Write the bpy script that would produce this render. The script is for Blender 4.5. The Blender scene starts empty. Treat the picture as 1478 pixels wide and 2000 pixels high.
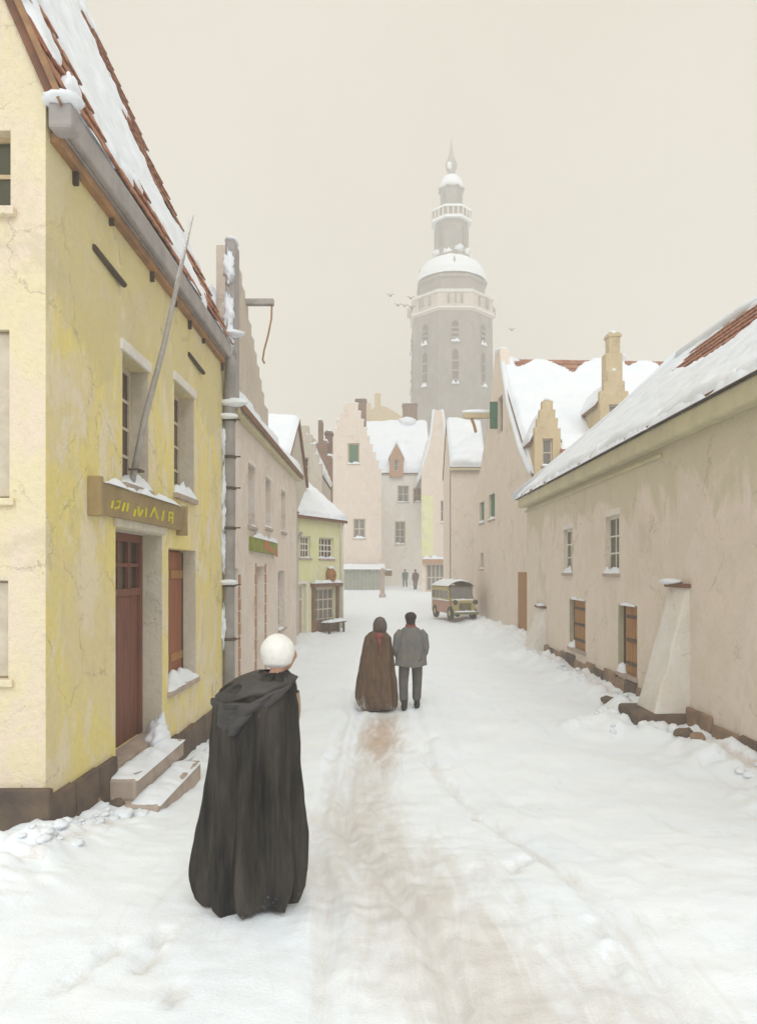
import bpy, bmesh, math, random
from mathutils import Vector, Matrix, noise
from mathutils.geometry import tessellate_polygon

R = math.radians
rng = random.Random(7)
scene = bpy.context.scene
col = scene.collection

# ------------------------------------------------------------------ camera
FPX, VX, VY, EYE = 1400.0, 745.0, 1115.0, 2.5
cam_data = bpy.data.cameras.new('camera')
cam_data.sensor_fit = 'VERTICAL'
cam_data.sensor_height = 24.0
cam_data.lens = 24.0 * FPX / 2000.0
cam_data.shift_x = (739.0 - VX) / 2000.0
cam_data.shift_y = (VY - 1000.0) / 2000.0
cam_data.clip_end = 3000
cam = bpy.data.objects.new('camera', cam_data)
col.objects.link(cam)
cam.location = (0, 0, EYE)
cam.rotation_euler = (R(90), 0, 0)
scene.camera = cam

# ------------------------------------------------------------------ sky, sun, exposure
SUN_EL, SUN_AZ = R(46), R(184)
world = bpy.data.worlds.new('World')
scene.world = world
world.use_nodes = True
wn, wl = world.node_tree.nodes, world.node_tree.links
wn.clear()
w_out = wn.new('ShaderNodeOutputWorld')
w_mix = wn.new('ShaderNodeMixShader')
w_sky = wn.new('ShaderNodeTexSky')
w_sky.sky_type = 'NISHITA'
w_sky.sun_disc = False
w_sky.sun_elevation = SUN_EL
w_sky.sun_rotation = SUN_AZ
w_bg1 = wn.new('ShaderNodeBackground'); w_bg1.inputs['Strength'].default_value = 0.10
w_bg2 = wn.new('ShaderNodeBackground'); w_bg2.inputs['Strength'].default_value = 1.0
w_tc = wn.new('ShaderNodeTexCoord')
w_no = wn.new('ShaderNodeTexNoise'); w_no.inputs['Scale'].default_value = 2.2; w_no.inputs['Detail'].default_value = 5
w_ra = wn.new('ShaderNodeValToRGB')
w_ra.color_ramp.elements[0].position = 0.3; w_ra.color_ramp.elements[0].color = (0.565, 0.512, 0.408, 1)
w_ra.color_ramp.elements[1].position = 0.7; w_ra.color_ramp.elements[1].color = (0.632, 0.583, 0.485, 1)
w_mix.inputs[0].default_value = 0.9
wl.new(w_tc.outputs['Generated'], w_no.inputs['Vector'])
wl.new(w_no.outputs['Fac'], w_ra.inputs['Fac'])
wl.new(w_sky.outputs['Color'], w_bg1.inputs['Color'])
wl.new(w_ra.outputs['Color'], w_bg2.inputs['Color'])
wl.new(w_bg1.outputs[0], w_mix.inputs[1]); wl.new(w_bg2.outputs[0], w_mix.inputs[2])
wl.new(w_mix.outputs[0], w_out.inputs['Surface'])

sun_data = bpy.data.lights.new('sun', 'SUN')
sun_data.energy = 1.5
sun_data.angle = R(50)
sun_data.color = (0.90, 0.96, 1.0)
sun = bpy.data.objects.new('sun', sun_data)
col.objects.link(sun)
# light travels away from the sun: the sun stands behind the camera, to its right
sd = Vector((math.sin(SUN_AZ) * math.cos(SUN_EL) * -1.0, math.cos(SUN_AZ) * math.cos(SUN_EL), math.sin(SUN_EL)))
sun.rotation_euler = sd.to_track_quat('Z', 'Y').to_euler()
sun.location = (20, -30, 60)

scene.view_settings.view_transform = 'Standard'
scene.view_settings.look = 'None'
scene.view_settings.gamma = 1.0
scene.view_settings.exposure = 0.50
scene.cycles.use_denoising = True
scene.cycles.max_bounces = 6
scene.cycles.volume_bounces = 2
scene.cycles.use_adaptive_sampling = True

# ------------------------------------------------------------------ helpers
def fbm(x, y, z=0.0, o=4):
    return noise.fractal(Vector((x, y, z)), 1.0, 2.0, o)

def ss(a, b, x):
    if a == b: return 1.0 if x > a else 0.0
    t = max(0.0, min(1.0, (x - a) / (b - a)))
    return t * t * (3 - 2 * t)

class MB:
    """collects geometry for one mesh"""
    def __init__(self): self.v, self.f = [], []
    def add(self, vs, fs):
        n = len(self.v)
        self.v += [tuple(p) for p in vs]
        self.f += [tuple(i + n for i in f) for f in fs]
        return self
    def box(self, x0, x1, y0, y1, z0, z1):
        return self.hexa([(x0,y0,z0),(x1,y0,z0),(x1,y1,z0),(x0,y1,z0),(x0,y0,z1),(x1,y0,z1),(x1,y1,z1),(x0,y1,z1)])
    def hexa(self, p):
        return self.add(p, [(0,3,2,1),(4,5,6,7),(0,1,5,4),(1,2,6,5),(2,3,7,6),(3,0,4,7)])
    def fbox(self, fr, u0, u1, z0, z1, d0, d1):
        """box in a wall frame: along u, up z, outward d"""
        P = fr.p
        return self.hexa([P(u0,z0,d1),P(u1,z0,d1),P(u1,z0,d0),P(u0,z0,d0),P(u0,z1,d1),P(u1,z1,d1),P(u1,z1,d0),P(u0,z1,d0)])
    def tube(self, pts, rad, n=10, cap=True):
        pts = [Vector(p) for p in pts]
        if not hasattr(rad, '__len__'): rad = [rad] * len(pts)
        base = len(self.v); up = None
        for i, p in enumerate(pts):
            t = (pts[min(i+1, len(pts)-1)] - pts[max(i-1, 0)]).normalized()
            if up is None: up = Vector((0,0,1)) if abs(t.z) < 0.9 else Vector((1,0,0))
            s = t.cross(up).normalized(); w = s.cross(t).normalized(); up = w
            for k in range(n):
                a = 2*math.pi*k/n
                self.v.append(tuple(p + (s*math.cos(a) + w*math.sin(a))*rad[i]))
        for i in range(len(pts)-1):
            for k in range(n):
                a, b = base+i*n+k, base+i*n+(k+1)%n
                self.f.append((a, b, b+n, a+n))
        if cap:
            self.f.append(tuple(base+k for k in range(n))[::-1])
            self.f.append(tuple(base+(len(pts)-1)*n+k for k in range(n)))
        return self
    def lathe(self, prof, c, n=16, rot=0.0, sx=1.0, sy=1.0):
        base = len(self.v)
        for (r, z) in prof:
            for k in range(n):
                a = 2*math.pi*k/n + rot
                self.v.append((c[0]+r*sx*math.cos(a), c[1]+r*sy*math.sin(a), c[2]+z))
        for i in range(len(prof)-1):
            for k in range(n):
                a, b = base+i*n+k, base+i*n+(k+1)%n
                self.f.append((a, b, b+n, a+n))
        self.f.append(tuple(base+k for k in range(n))[::-1])
        self.f.append(tuple(base+(len(prof)-1)*n+k for k in range(n)))
        return self
    def ell(self, c, r, nu=16, nv=10, warp=None):
        base = len(self.v)
        for i in range(nv+1):
            th = math.pi*i/nv
            for k in range(nu):
                a = 2*math.pi*k/nu
                d = Vector((math.sin(th)*math.cos(a), math.sin(th)*math.sin(a), math.cos(th)))
                m = warp(d) if warp else 1.0
                self.v.append((c[0]+d.x*r[0]*m, c[1]+d.y*r[1]*m, c[2]+d.z*r[2]*m))
        for i in range(nv):
            for k in range(nu):
                a, b = base+i*nu+k, base+i*nu+(k+1)%nu
                self.f.append((a, a+nu, b+nu, b))
        return self
    def grid(self, fn, nu, nv):
        base = len(self.v)
        for j in range(nv+1):
            for i in range(nu+1):
                self.v.append(tuple(fn(i/nu, j/nv)))
        for j in range(nv):
            for i in range(nu):
                a = base + j*(nu+1) + i
                self.f.append((a, a+1, a+nu+2, a+nu+1))
        return self
    def mesh(self, name):
        me = bpy.data.meshes.new(name)
        me.from_pydata(self.v, [], self.f)
        me.validate()
        bm = bmesh.new(); bm.from_mesh(me)
        bmesh.ops.recalc_face_normals(bm, faces=bm.faces)
        bm.to_mesh(me); bm.free()
        return me
    def build(self, name, mat, parent=None, smooth=False, bevel=0.0):
        me = self.mesh(name)
        me.materials.append(mat)
        o = bpy.data.objects.new(name, me)
        col.objects.link(o)
        if smooth:
            for p in me.polygons: p.use_smooth = True
        if bevel:
            b = o.modifiers.new('bevel', 'BEVEL'); b.width = bevel; b.segments = 2; b.limit_method = 'ANGLE'
        attach(o, parent)
        return o

def attach(o, parent):
    if parent is not None:
        o.parent = parent
        if parent.type == 'EMPTY':
            o.matrix_parent_inverse = Matrix.Translation(-Vector(parent.location))

class Fr:
    """a vertical wall frame: origin, along u, outward normal n"""
    def __init__(self, o, u, n):
        self.o, self.u, self.n = Vector(o), Vector(u).normalized(), Vector(n).normalized()
    def p(self, u, z, d=0.0):
        return self.o + self.u*u + Vector((0,0,z)) + self.n*d

def slab(fr, outline, holes=(), thick=0.35, jit=0.0):
    """a wall: outline polygon (u,z) with openings cut through its thickness"""
    m = MB()
    loops = [list(outline)] + [[(a,c),(b,c),(b,d),(a,d)] for (a,b,c,d) in holes]
    flat = [p for l in loops for p in l]
    tris = tessellate_polygon([[Vector((p[0],p[1],0)) for p in l] for l in loops])
    n = len(flat)
    m.v = [tuple(fr.p(u,z,0)) for u,z in flat] + [tuple(fr.p(u,z,-thick)) for u,z in flat]
    for t in tris:
        m.f.append(tuple(t)); m.f.append(tuple(i+n for i in reversed(t)))
    k = 0
    for l in loops:
        for i in range(len(l)):
            a, b = k+i, k+(i+1) % len(l)
            m.f.append((a, b, b+n, a+n))
        k += len(l)
    return m

def tag(o, label, cat, group=None, kind=None):
    if label: o['label'] = label
    if cat: o['category'] = cat
    if group: o['group'] = group
    if kind: o['kind'] = kind
    return o

def thing(name, label, cat, loc=(0,0,0), group=None):
    o = bpy.data.objects.new(name, None)
    o.empty_display_size = 0.2
    col.objects.link(o)
    o.location = loc
    return tag(o, label, cat, group)

# ------------------------------------------------------------------ materials
def new_mat(name):
    m = bpy.data.materials.new(name); m.use_nodes = True
    nt = m.node_tree
    b = nt.nodes['Principled BSDF']
    return m, nt.nodes, nt.links, b

def coords(n, l, scale):
    tc = n.new('ShaderNodeNewGeometry'); mp = n.new('ShaderNodeMapping')
    mp.inputs['Scale'].default_value = scale
    l.new(tc.outputs['Position'], mp.inputs['Vector'])
    return mp

def noise_node(n, l, scale, s=1.0, detail=5, rough=0.6, dist=0.0):
    mp = coords(n, l, scale)
    t = n.new('ShaderNodeTexNoise')
    t.inputs['Scale'].default_value = s; t.inputs['Detail'].default_value = detail
    t.inputs['Roughness'].default_value = rough; t.inputs['Distortion'].default_value = dist
    l.new(mp.outputs['Vector'], t.inputs['Vector'])
    return t

def ramp(n, l, src, a, b, ca=(0,0,0,1), cb=(1,1,1,1)):
    r = n.new('ShaderNodeValToRGB')
    r.color_ramp.elements[0].position = a; r.color_ramp.elements[0].color = ca
    r.color_ramp.elements[1].position = b; r.color_ramp.elements[1].color = cb
    l.new(src, r.inputs['Fac'])
    return r

def mixc(n, l, fac, a, b, amount=1.0):
    m = n.new('ShaderNodeMix'); m.data_type = 'RGBA'
    if amount != 1.0:
        k = n.new('ShaderNodeMath'); k.operation = 'MULTIPLY'; k.inputs[1].default_value = amount
        l.new(fac, k.inputs[0]); fac = k.outputs[0]
    l.new(fac, m.inputs[0])
    for i, c in ((6, a), (7, b)):
        if isinstance(c, tuple): m.inputs[i].default_value = (*c, 1)
        else: l.new(c, m.inputs[i])
    return m.outputs[2]

def bump(n, l, b, heights, strength=0.3, dist=0.02):
    prev = None
    for h, s in heights:
        bp = n.new('ShaderNodeBump'); bp.inputs['Strength'].default_value = s; bp.inputs['Distance'].default_value = dist
        l.new(h, bp.inputs['Height'])
        if prev: l.new(prev, bp.inputs['Normal'])
        prev = bp.outputs['Normal']
    l.new(prev, b.inputs['Normal'])

def stucco(name, base, patch, wash, stain, patch_amt=0.8, stain_amt=0.6, s=1.0, damp=None):
    """old limewash: soft overlapping patches, a few runs, blotches, a rough trowelled surface"""
    m, n, l, b = new_mat(name)
    big = noise_node(n, l, (0.75*s, 0.75*s, 0.62*s), 1.0, 5, 0.6, 1.2)
    med = noise_node(n, l, (1.9*s, 1.9*s, 1.1*s), 1.0, 7, 0.68, 0.8)
    blo = noise_node(n, l, (1.1*s, 1.1*s, 0.9*s), 1.0, 8, 0.72, 0.3)
    run = noise_node(n, l, (2.2*s, 2.2*s, 0.75*s), 1.0, 7, 0.72, 1.4)
    fine = noise_node(n, l, (14, 14, 14), 1.0, 6, 0.7)
    grit = noise_node(n, l, (70, 70, 70), 1.0, 3, 0.6)
    c = mixc(n, l, ramp(n, l, big.outputs['Fac'], 0.44, 0.56).outputs['Color'], base, patch, patch_amt)
    c = mixc(n, l, ramp(n, l, med.outputs['Fac'], 0.51, 0.57).outputs['Color'], c, wash, 0.65)
    c = mixc(n, l, ramp(n, l, run.outputs['Fac'], 0.54, 0.72).outputs['Color'], c, stain, stain_amt)
    c = mixc(n, l, ramp(n, l, blo.outputs['Fac'], 0.57, 0.63).outputs['Color'], c, stain, 0.5)
    if damp:        # algae and damp that has crept down from the eaves with a ragged edge
        dc, z0, z1 = damp
        ge = n.new('ShaderNodeNewGeometry'); sx = n.new('ShaderNodeSeparateXYZ'); l.new(ge.outputs['Position'], sx.inputs[0])
        mr = n.new('ShaderNodeMapRange'); mr.inputs['From Min'].default_value = z0; mr.inputs['From Max'].default_value = z1
        l.new(sx.outputs['Z'], mr.inputs['Value'])
        dn_ = noise_node(n, l, (0.9, 0.9, 0.55), 1.0, 6, 0.6, 0.6)
        ad = n.new('ShaderNodeMath'); ad.operation = 'MULTIPLY_ADD'; ad.inputs[1].default_value = 2.4; ad.inputs[2].default_value = -1.2
        l.new(dn_.outputs['Fac'], ad.inputs[0])
        a2 = n.new('ShaderNodeMath'); a2.operation = 'ADD'; l.new(ad.outputs[0], a2.inputs[0]); l.new(mr.outputs[0], a2.inputs[1])
        c = mixc(n, l, ramp(n, l, a2.outputs[0], 0.42, 0.60).outputs['Color'], c, dc, 0.62)
    c = mixc(n, l, ramp(n, l, fine.outputs['Fac'], 0.40, 0.75).outputs['Color'], c, stain, 0.28)
    vo = n.new('ShaderNodeTexVoronoi'); vo.feature = 'DISTANCE_TO_EDGE'; vo.inputs['Scale'].default_value = 0.8*s
    wv = noise_node(n, l, (3*s, 3*s, 3*s), 1.0, 5, 0.7)
    vm = n.new('ShaderNodeVectorMath'); vm.operation = 'MULTIPLY_ADD'; vm.inputs[1].default_value = (0.45/s,)*3
    gp_ = n.new('ShaderNodeNewGeometry')
    l.new(wv.outputs['Color'], vm.inputs[0]); l.new(gp_.outputs['Position'], vm.inputs[2]); l.new(vm.outputs[0], vo.inputs['Vector'])
    cr = ramp(n, l, vo.outputs['Distance'], 0.002, 0.009, (1,1,1,1), (0,0,0,1))
    cm = ramp(n, l, blo.outputs['Fac'], 0.46, 0.58)
    ck = n.new('ShaderNodeMath'); ck.operation = 'MULTIPLY'; l.new(cr.outputs['Color'], ck.inputs[0]); l.new(cm.outputs['Color'], ck.inputs[1])
    c = mixc(n, l, ck.outputs[0], c, tuple(x*0.5 for x in stain), 0.55)
    l.new(c, b.inputs['Base Color'])
    b.inputs['Roughness'].default_value = 0.92
    b.inputs['Specular IOR Level'].default_value = 0.15
    bump(n, l, b, [(big.outputs['Fac'], 0.5), (med.outputs['Fac'], 0.8), (fine.outputs['Fac'], 0.6), (grit.outputs['Fac'], 0.3)], dist=0.04)
    return m

def plain(name, c1, c2=None, rough=0.75, scale=6.0, bumps=0.3, metal=0.0, stretch=(1,1,1), spec=0.3, snowdust=0.0, hem=None, weave=0.0):
    m, n, l, b = new_mat(name)
    c2 = c2 or tuple(x*0.7 for x in c1)
    t = noise_node(n, l, tuple(scale*k for k in stretch), 1.0, 6, 0.65, 0.3)
    g = noise_node(n, l, tuple(scale*7*k for k in stretch), 1.0, 4, 0.6)
    c = mixc(n, l, ramp(n, l, t.outputs['Fac'], 0.38, 0.64).outputs['Color'], c1, c2)
    if snowdust:
        ge = n.new('ShaderNodeNewGeometry'); sx = n.new('ShaderNodeSeparateXYZ')
        l.new(ge.outputs['Normal'], sx.inputs[0])
        ad = n.new('ShaderNodeMath'); ad.operation = 'MULTIPLY_ADD'; ad.inputs[1].default_value = 0.5
        l.new(g.outputs['Fac'], ad.inputs[0]); l.new(sx.outputs['Z'], ad.inputs[2])
        c = mixc(n, l, ramp(n, l, ad.outputs[0], 0.62, 0.85).outputs['Color'], c, (0.82, 0.84, 0.86), snowdust)
    if hem:         # snow caught in the nap of the cloth, thickest at the hem
        z0, z1, amt = hem
        ge = n.new('ShaderNodeNewGeometry'); sx = n.new('ShaderNodeSeparateXYZ'); l.new(ge.outputs['Position'], sx.inputs[0])
        mr = n.new('ShaderNodeMapRange'); mr.inputs['From Min'].default_value = z1; mr.inputs['From Max'].default_value = z0
        l.new(sx.outputs['Z'], mr.inputs['Value'])
        sp = noise_node(n, l, (55, 55, 40), 1.0, 4, 0.7); pa = noise_node(n, l, (3.5, 3.5, 2.0), 1.0, 3, 0.6)
        k1 = n.new('ShaderNodeMath'); k1.operation = 'MULTIPLY'; l.new(sp.outputs['Fac'], k1.inputs[0]); l.new(pa.outputs['Fac'], k1.inputs[1])
        k2 = n.new('ShaderNodeMath'); k2.operation = 'MULTIPLY_ADD'; k2.inputs[1].default_value = 0.24; l.new(mr.outputs[0], k2.inputs[0]); l.new(k1.outputs[0], k2.inputs[2])
        c = mixc(n, l, ramp(n, l, k2.outputs[0], 0.49, 0.58).outputs['Color'], c, (0.62, 0.62, 0.63), amt)
    l.new(c, b.inputs['Base Color'])
    b.inputs['Roughness'].default_value = rough
    b.inputs['Metallic'].default_value = metal
    b.inputs['Specular IOR Level'].default_value = spec
    if bumps:
        hs = [(t.outputs['Fac'], bumps), (g.outputs['Fac'], bumps*0.7)]
        if weave: hs.append((noise_node(n, l, (260, 260, 260), 1.0, 2, 0.5).outputs['Fac'], weave))
        bump(n, l, b, hs, dist=0.012)
    return m

def tile_mat(name, c1, c2, c3):
    m, n, l, b = new_mat(name)
    oi = n.new('ShaderNodeObjectInfo')
    r = ramp(n, l, oi.outputs['Random'], 0.0, 1.0, (*c1, 1), (*c2, 1))
    t = noise_node(n, l, (7, 7, 7), 1.0, 6, 0.7)
    c = mixc(n, l, ramp(n, l, t.outputs['Fac'], 0.45, 0.7).outputs['Color'], r.outputs['Color'], c3, 0.7)
    l.new(c, b.inputs['Base Color']); b.inputs['Roughness'].default_value = 0.8
    bump(n, l, b, [(t.outputs['Fac'], 0.3)], dist=0.01)
    return m

def snow_mat(name, ground=False):
    m, n, l, b = new_mat(name)
    a = noise_node(n, l, (1.3, 1.3, 1.3), 1.0, 5, 0.6)
    f = noise_node(n, l, (9, 9, 9), 1.0, 6, 0.65)
    g = noise_node(n, l, (60, 60, 60), 1.0, 3, 0.6)
    c = mixc(n, l, ramp(n, l, a.outputs['Fac'], 0.35, 0.65).outputs['Color'], (0.80, 0.85, 0.92), (0.85, 0.88, 0.925))
    if ground:
        c = mixc(n, l, ramp(n, l, a.outputs['Fac'], 0.35, 0.65).outputs['Color'], (0.845, 0.905, 0.975), (0.885, 0.925, 0.97))
        at = n.new('ShaderNodeAttribute'); at.attribute_name = 'slush'
        sp = noise_node(n, l, (4.5, 0.9, 2.6), 1.0, 8, 0.72, 1.0)
        mu = n.new('ShaderNodeMath'); mu.operation = 'MULTIPLY_ADD'; mu.inputs[1].default_value = 2.0
        sb = n.new('ShaderNodeMath'); sb.operation = 'SUBTRACT'; sb.inputs[1].default_value = 0.5
        l.new(sp.outputs['Fac'], sb.inputs[0])
        l.new(sb.outputs[0], mu.inputs[0]); l.new(at.outputs['Fac'], mu.inputs[2])
        s1 = ramp(n, l, mu.outputs[0], 0.12, 0.95)
        c = mixc(n, l, s1.outputs['Color'], c, (0.665, 0.635, 0.60), 0.85)
        at2 = n.new('ShaderNodeAttribute'); at2.attribute_name = 'mud'
        mu2 = n.new('ShaderNodeMath'); mu2.operation = 'MULTIPLY_ADD'; mu2.inputs[1].default_value = 1.3
        l.new(sb.outputs[0], mu2.inputs[0]); l.new(at2.outputs['Fac'], mu2.inputs[2])
        c = mixc(n, l, ramp(n, l, mu2.outputs[0], 0.25, 0.8).outputs['Color'], c, (0.52, 0.36, 0.25), 0.7)
        ro = ramp(n, l, s1.outputs['Color'], 0, 1, (0.75,)*3+(1,), (0.42,)*3+(1,))
        l.new(ro.outputs['Color'], b.inputs['Roughness'])
    else:
        b.inputs['Roughness'].default_value = 0.75
    l.new(c, b.inputs['Base Color'])
    b.inputs['Specular IOR Level'].default_value = 0.2
    bump(n, l, b, [(f.outputs['Fac'], 0.35), (g.outputs['Fac'], 0.25)], dist=0.02)
    return m

M = {}
M['yellow'] = stucco('limewash_yellow', (0.87, 0.74, 0.29), (0.82, 0.70, 0.43), (0.88, 0.79, 0.64), (0.60, 0.53, 0.31), 0.85, 0.36, damp=((0.66, 0.58, 0.34), 3.4, 5.8))
M['gable'] = stucco('limewash_cream', (0.83, 0.73, 0.52), (0.84, 0.71, 0.60), (0.83, 0.74, 0.48), (0.64, 0.56, 0.41), 0.8, 0.34)
M['pink'] = stucco('limewash_pink', (0.81, 0.71, 0.63), (0.77, 0.67, 0.60), (0.84, 0.80, 0.75), (0.60, 0.50, 0.44), 0.8, 0.4)
M['parapet'] = stucco('weathered_plaster', (0.62, 0.54, 0.46), (0.66, 0.58, 0.50), (0.68, 0.62, 0.54), (0.46, 0.41, 0.36), 0.8, 0.5)
M['green'] = stucco('limewash_green', (0.77, 0.77, 0.42), (0.79, 0.75, 0.50), (0.82, 0.80, 0.62), (0.62, 0.62, 0.40), 0.8, 0.35)
M['beige'] = stucco('limewash_beige', (0.83, 0.72, 0.62), (0.77, 0.68, 0.57), (0.86, 0.75, 0.68), (0.62, 0.55, 0.43), 0.8, 0.34, 0.75, damp=((0.60, 0.55, 0.38), 2.9, 4.6))
M['rose'] = stucco('limewash_rose', (0.79, 0.67, 0.58), (0.75, 0.66, 0.58), (0.81, 0.72, 0.65), (0.64, 0.53, 0.46), 0.7, 0.4)
M['buff'] = stucco('plaster_buff', (0.80, 0.68, 0.58), (0.77, 0.67, 0.55), (0.82, 0.73, 0.65), (0.62, 0.52, 0.43), 0.7, 0.4)
M['whitewash'] = stucco('whitewash', (0.80, 0.76, 0.70), (0.82, 0.75, 0.68), (0.85, 0.83, 0.80), (0.68, 0.59, 0.51), 0.7, 0.35)
M['grey_wall'] = stucco('plaster_grey', (0.62, 0.57, 0.49), (0.56, 0.51, 0.44), (0.66, 0.61, 0.54), (0.46, 0.42, 0.35), 0.7, 0.5)
M['tower'] = stucco('tower_stone', (0.27, 0.245, 0.225), (0.33, 0.285, 0.245), (0.36, 0.325, 0.295), (0.19, 0.17, 0.155), 0.7, 0.5, 0.25)
M['ochre'] = stucco('plaster_ochre', (0.62, 0.49, 0.30), (0.58, 0.47, 0.31), (0.66, 0.54, 0.37), (0.46, 0.36, 0.22), 0.7, 0.5)
M['jamb'] = stucco('jamb_plaster', (0.66, 0.61, 0.49), (0.58, 0.55, 0.47), (0.72, 0.66, 0.57), (0.46, 0.42, 0.34), 0.7, 0.5)
M['plinth'] = plain('plinth_stone', (0.17, 0.12, 0.085), (0.085, 0.065, 0.055), 0.85, 2.2, 0.7)
M['rubble'] = plain('rubble_stone', (0.34, 0.22, 0.14), (0.19, 0.14, 0.11), 0.85, 2.5, 0.7)
M['step'] = plain('step_stone', (0.48, 0.39, 0.33), (0.36, 0.29, 0.25), 0.85, 4, 0.5)
M['door'] = plain('painted_door_red', (0.23, 0.085, 0.055), (0.16, 0.065, 0.05), 0.6, 3, 0.4, stretch=(4,4,0.6))
M['rust_wood'] = plain('red_brown_wood', (0.34, 0.12, 0.055), (0.24, 0.085, 0.045), 0.65, 3, 0.4, stretch=(4,4,0.6))
M['brown_wood'] = plain('tan_wood', (0.40, 0.20, 0.07), (0.29, 0.145, 0.055), 0.7, 3, 0.5, stretch=(4,4,0.6))
M['dark_wood'] = plain('dark_wood', (0.10, 0.07, 0.05), (0.055, 0.042, 0.035), 0.75, 3, 0.5)
M['grey_wood'] = plain('weathered_wood', (0.42, 0.39, 0.36), (0.30, 0.28, 0.26), 0.8, 5, 0.5, snowdust=0.8)
M['sign'] = plain('sign_board_paint', (0.36, 0.265, 0.13), (0.29, 0.21, 0.11), 0.65, 3, 0.3)
M['sign_yellow'] = plain('sign_letter_paint', (0.68, 0.60, 0.05), (0.60, 0.52, 0.04), 0.6, 6, 0.1)
M['sign_green'] = plain('shop_sign_green', (0.26, 0.30, 0.04), (0.20, 0.22, 0.05), 0.6, 3, 0.2)
M['sign_orange'] = plain('shop_sign_orange', (0.45, 0.14, 0.05), (0.42, 0.20, 0.05), 0.6, 3, 0.2)
M['lead'] = plain('grey_lead', (0.38, 0.345, 0.335), (0.28, 0.255, 0.25), 0.6, 3, 0.3, spec=0.4)
M['pipe'] = plain('zinc_pipe', (0.34, 0.32, 0.31), (0.25, 0.235, 0.23), 0.55, 3, 0.25, spec=0.45)
M['iron'] = plain('rusty_iron', (0.12, 0.075, 0.05), (0.07, 0.05, 0.04), 0.7, 8, 0.3)
M['frame'] = plain('window_paint_cream', (0.62, 0.55, 0.45), (0.52, 0.45, 0.36), 0.6, 6, 0.2)
M['frame_white'] = plain('window_paint_white', (0.76, 0.73, 0.66), (0.66, 0.62, 0.55), 0.6, 6, 0.2)
M['frame_green'] = plain('shutter_green', (0.045, 0.17, 0.085), (0.03, 0.11, 0.06), 0.6, 6, 0.3)
M['trim_orange'] = plain('brick_trim', (0.50, 0.28, 0.16), (0.40, 0.22, 0.13), 0.8, 6, 0.4)
M['brown_stack'] = plain('chimney_brick', (0.24, 0.135, 0.09), (0.17, 0.10, 0.07), 0.85, 3, 0.5)
M['snow'] = snow_mat('snow')
M['snow_ground'] = snow_mat('snow_ground', True)
M['tile'] = tile_mat('roof_tile', (0.30, 0.10, 0.055), (0.40, 0.19, 0.10), (0.20, 0.10, 0.075))
M['roof'] = plain('roof_underlay', (0.25, 0.12, 0.075), (0.17, 0.09, 0.06), 0.85, 3, 0.4)
M['underside'] = plain('eave_board', (0.40, 0.22, 0.11), (0.24, 0.14, 0.08), 0.8, 3, 0.4)
M['mossy'] = plain('mossy_cornice', (0.60, 0.55, 0.36), (0.52, 0.47, 0.33), 0.85, 2, 0.5)
M['cloak_black'] = plain('black_wool', (0.0075, 0.007, 0.0065), (0.06, 0.05, 0.041), 0.66, 9, 0.6, stretch=(1,1,0.12), spec=0.3, hem=(0.32, 0.72, 0.5), weave=0.5)  # paler vertical streaks paint fold highlights into the wool colour
M['hood_black'] = plain('black_satin_hood', (0.058, 0.053, 0.052), (0.034, 0.031, 0.031), 0.55, 5, 0.35, spec=0.4)
M['cloak_brown'] = plain('brown_wool', (0.16, 0.095, 0.055), (0.085, 0.055, 0.04), 0.9, 9, 0.6, stretch=(1,1,0.3), hem=(0.0, 0.6, 0.7), weave=0.5)
M['hood_brown'] = plain('dark_brown_hood', (0.085, 0.06, 0.055), (0.13, 0.11, 0.105), 0.85, 6, 0.4)
M['linen'] = plain('white_linen', (0.80, 0.79, 0.76), (0.72, 0.70, 0.67), 0.85, 9, 0.35)
M['shawl'] = plain('tan_shawl', (0.40, 0.30, 0.22), (0.30, 0.23, 0.17), 0.9, 9, 0.4)
M['scarf'] = plain('dull_red_scarf', (0.26, 0.07, 0.06), (0.18, 0.05, 0.045), 0.85, 8, 0.3)
M['coat'] = plain('grey_blue_coat', (0.14, 0.152, 0.16), (0.21, 0.18, 0.15), 0.9, 9, 0.7, weave=0.5)
M['trousers'] = plain('dark_trousers', (0.085, 0.082, 0.09), (0.13, 0.11, 0.10), 0.9, 6, 0.4)
M['boot'] = plain('black_boot', (0.03, 0.027, 0.025), None, 0.6, 8, 0.2)
M['hair'] = plain('dark_hair', (0.04, 0.03, 0.025), None, 0.7, 20, 0.3)
M['hair_brown'] = plain('brown_hair', (0.13, 0.065, 0.03), (0.08, 0.042, 0.022), 0.6, 25, 0.4)
M['skin'] = plain('skin', (0.50, 0.29, 0.21), (0.46, 0.26, 0.19), 0.6, 20, 0.05)
M['teal'] = plain('teal_coat', (0.10, 0.17, 0.19), None, 0.9, 6, 0.3)
M['umber'] = plain('umber_coat', (0.14, 0.11, 0.08), None, 0.9, 6, 0.3)
M['bus_yellow'] = plain('faded_yellow_paint', (0.46, 0.37, 0.11), (0.38, 0.30, 0.11), 0.45, 4, 0.1, spec=0.5)
M['bus_red'] = plain('faded_red_paint', (0.38, 0.15, 0.08), (0.42, 0.22, 0.12), 0.45, 4, 0.1, spec=0.5)
M['rubber'] = plain('dark_rubber', (0.03, 0.03, 0.03), None, 0.8, 10, 0.2)
M['grille'] = plain('olive_grille', (0.22, 0.19, 0.07), (0.12, 0.10, 0.05), 0.6, 6, 0.3)
M['copper'] = plain('copper_jar', (0.36, 0.16, 0.05), (0.26, 0.11, 0.04), 0.5, 8, 0.2)
M['stall'] = plain('grey_green_boards', (0.33, 0.34, 0.28), (0.25, 0.27, 0.23), 0.8, 2, 0.3)
M['bush'] = plain('bush_leaf', (0.11, 0.17, 0.14), (0.08, 0.12, 0.07), 0.8, 10, 0.2)

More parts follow.
